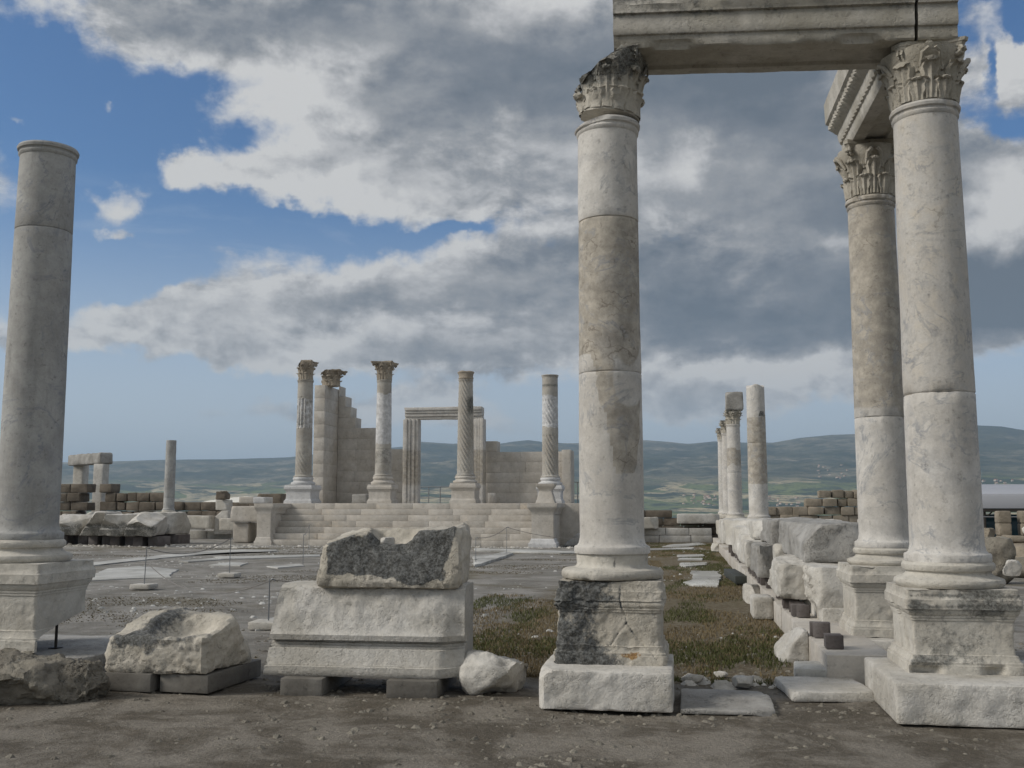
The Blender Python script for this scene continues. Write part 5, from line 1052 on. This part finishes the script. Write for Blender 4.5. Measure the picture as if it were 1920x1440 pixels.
# ================================================================== GROUND COVER
def cover(name, n, fn_pos, maker, mat):
    V = []; Fs = []; k = 0
    rs = np.random.RandomState(len(name)*7+3); pos = fn_pos(n, rs); zg = ground_z(np.column_stack([pos, np.zeros(len(pos))]))
    return maker(np.column_stack([pos, zg]), rs, mat, name)
def blades(pos, rs, mat, name, h0=.012, h1=.06, w=.005):
    n = len(pos); h = rs.uniform(h0, h1, n); a = rs.uniform(0, 6.283, n); ln = rs.uniform(.1, .7, n)*h; la = rs.uniform(0, 6.283, n); ww = w*rs.uniform(.6, 1.4, n)
    dx, dy = np.cos(a)*ww, np.sin(a)*ww; lx, ly = np.cos(la)*ln, np.sin(la)*ln
    V = np.empty((n, 5, 3)); V[:, 0] = pos-np.column_stack([dx, dy, 0*dx]); V[:, 1] = pos+np.column_stack([dx, dy, 0*dx]); midp = pos+np.column_stack([lx*.35, ly*.35, h*.6]); V[:, 2] = midp+np.column_stack([dx*.7, dy*.7, 0*dx]); V[:, 3] = midp-np.column_stack([dx*.7, dy*.7, 0*dx]); V[:, 4] = pos+np.column_stack([lx, ly, h])
    me = bpy.data.meshes.new(name); idx = np.arange(n)[:, None]*5; q = idx+np.array([0, 1, 2, 3]); tr = idx+np.array([3, 2, 4])
    me.from_pydata(V.reshape(-1, 3).tolist(), [], q.tolist()+tr.tolist()); me.materials.append(mat); o = bpy.data.objects.new(name, me); sc.collection.objects.link(o); return o
def strip_pos(n, rs, f=1.5, thr=.0, seed=41):
    x = rs.uniform(-6.2, -.95, n*6); y = .8+rs.random_sample(n*6)**1.6*37; nf = fbm(np.column_stack([x, y*.35, 0*x]), f, 4, seed)
    left = -4.4+.3*nf; ok = (x > left)|((y < 10)&(x > -5.9+.0*y)&(nf > .0)); ok &= nf > thr; ok &= rs.random_sample(len(x)) < np.clip((nf-thr)*4+.15, 0, 1); return np.column_stack([x, y])[ok][:n]
gm = plain('green grass', (.082, .09, .032), .8, 0, .35, 3); dm = plain('dry grass', (.18, .14, .078), .85, 0, .4, 3)
tag(blades(*(lambda p, rs: (np.column_stack([p, ground_z(np.column_stack([p, p[:, :1]*0]))]), rs))(strip_pos(44000, np.random.RandomState(5), 1.6, .02, 41), np.random.RandomState(6)), gm, 'grass'), 'short green grass in the strip beside the long footing', 'grass', None, 'stuff')
tag(blades(*(lambda p, rs: (np.column_stack([p, ground_z(np.column_stack([p, p[:, :1]*0]))]), rs))(strip_pos(44000, np.random.RandomState(8), 1.3, -.12, 63), np.random.RandomState(9)), dm, 'dry_grass', .010, .05, .005), 'brown dry grass in the strip beside the long footing', 'grass', None, 'stuff')
def court_pos(n, rs):
    x = rs.uniform(-32, -4.5, n*8); y = rs.uniform(1.5, 33, n*8); nf = fbm(np.column_stack([x*.5, y, 0*x]), .45, 4, 12); ok = nf > .22; return np.column_stack([x, y])[ok][:n]
wm = plain('low weeds', (.13, .11, .065), .9, 0, .3, 3)
p_ = court_pos(30000, np.random.RandomState(11)); tag(blades(np.column_stack([p_, ground_z(np.column_stack([p_, p_[:, :1]*0]))]), np.random.RandomState(12), wm, 'low_weeds', .004, .018, .012), 'sparse low brown weeds scattered over the court', 'weeds', None, 'stuff')
# pebbles and gravel
def pebbles(name, pos, rs, s0, s1, mat):
    n = len(pos); base = np.array([(1, 0, 0), (.5, .87, 0), (-.5, .87, 0), (-1, 0, 0), (-.5, -.87, 0), (.5, -.87, 0), (.45, .1, .6), (-.15, .45, .55), (-.2, -.4, .62)])
    s = s0+(s1-s0)*rs.random_sample(n)**3.5; a = rs.uniform(0, 6.28, n); V = base[None]*(1+rs.uniform(-.28, .28, (n, 9, 1)))*np.stack([s, s*rs.uniform(.6, 1, n), s*rs.uniform(.5, .9, n)], 1)[:, None, :]
    c, s_ = np.cos(a)[:, None], np.sin(a)[:, None]; X = V[:, :, 0]*c-V[:, :, 1]*s_; Y = V[:, :, 0]*s_+V[:, :, 1]*c; V = np.stack([X, Y, V[:, :, 2]], 2)+pos[:, None, :]
    f = np.array([(0, 1, 6), (1, 7, 6), (1, 2, 7), (2, 3, 7), (3, 8, 7), (3, 4, 8), (4, 5, 8), (5, 6, 8), (5, 0, 6), (6, 7, 8)]); idx = np.arange(n)[:, None, None]*9
    me = bpy.data.meshes.new(name); me.from_pydata(V.reshape(-1, 3).tolist(), [], (idx+f).reshape(-1, 3).tolist()); me.materials.append(mat); o = bpy.data.objects.new(name, me); sc.collection.objects.link(o); return o
rs = np.random.RandomState(21); n_ = 30000; x = rs.uniform(-9.5, 2.2, n_); y = -5.2+rs.random_sample(n_)**1.3*9.5; d_ = fbm(np.column_stack([x, y, 0*x]), .9, 3, 5); ok = rs.random_sample(n_) < np.clip(.35+d_*1.6, .04, 1); pp = np.column_stack([x, y])[ok]
tag(pebbles('gravel', np.column_stack([pp, ground_z(np.column_stack([pp, pp[:, :1]*0]))-.001]), rs, .004, .042, MAT['rubble']), 'scattered grey gravel on the foreground earth', 'gravel', None, 'stuff')
x = rs.uniform(-34, -1, 9000); y = rs.uniform(3, 33, 9000); d_ = fbm(np.column_stack([x*.6, y, 0*x]), .5, 3, 15); ok = d_ > .05; pp = np.column_stack([x, y])[ok]
tag(pebbles('court_gravel', np.column_stack([pp, ground_z(np.column_stack([pp, pp[:, :1]*0]))-.002]), rs, .01, .07, MAT['slab']), 'scattered pale stone chips over the court', 'gravel', None, 'stuff')
# rubble line at the foot of the stairs and the threshold
rs = np.random.RandomState(31); x = np.concatenate([rs.uniform(-34, -19, 500), rs.uniform(-19, -4, 260), rs.uniform(-2.3, -1.0, 60)]); y = np.concatenate([31+rs.normal(0, .8, 500), 32.2+rs.normal(0, .35, 260), .85+rs.normal(0, .12, 60)]); pp = np.column_stack([x, y])
tag(pebbles('stone_chips', np.column_stack([pp, ground_z(np.column_stack([pp, pp[:, :1]*0]))-.002]), rs, .03, .14, MAT['hewn']), 'broken pale stone chips at the foot of the stairs and by the threshold', 'rubble', None, 'stuff')

# ================================================================== HAZE
hz = M(); hz.box(CAM[0]-19500, CAM[0]+19500, CAM[1]-19500, CAM[1]+19500, -2400, 900, .5)
hm_ = bpy.data.materials.new('haze'); hm_.use_nodes = True; t = NT(hm_.node_tree); t.n.clear(); out = t.new('ShaderNodeOutputMaterial'); pv = t.new('ShaderNodeVolumePrincipled')
pv.inputs['Density'].default_value = 8.0e-5; pv.inputs['Color'].default_value = (.60, .80, 1.0, 1); pv.inputs['Anisotropy'].default_value = .2; t.l.new(pv.outputs[0], out.inputs['Volume'])
tag(put('haze', hz, hm_), 'thin bluish haze filling the air over the valley', 'haze', None, 'stuff')
sc.cycles.volume_bounces = 0; sc.cycles.max_bounces = 5; sc.cycles.diffuse_bounces = 3
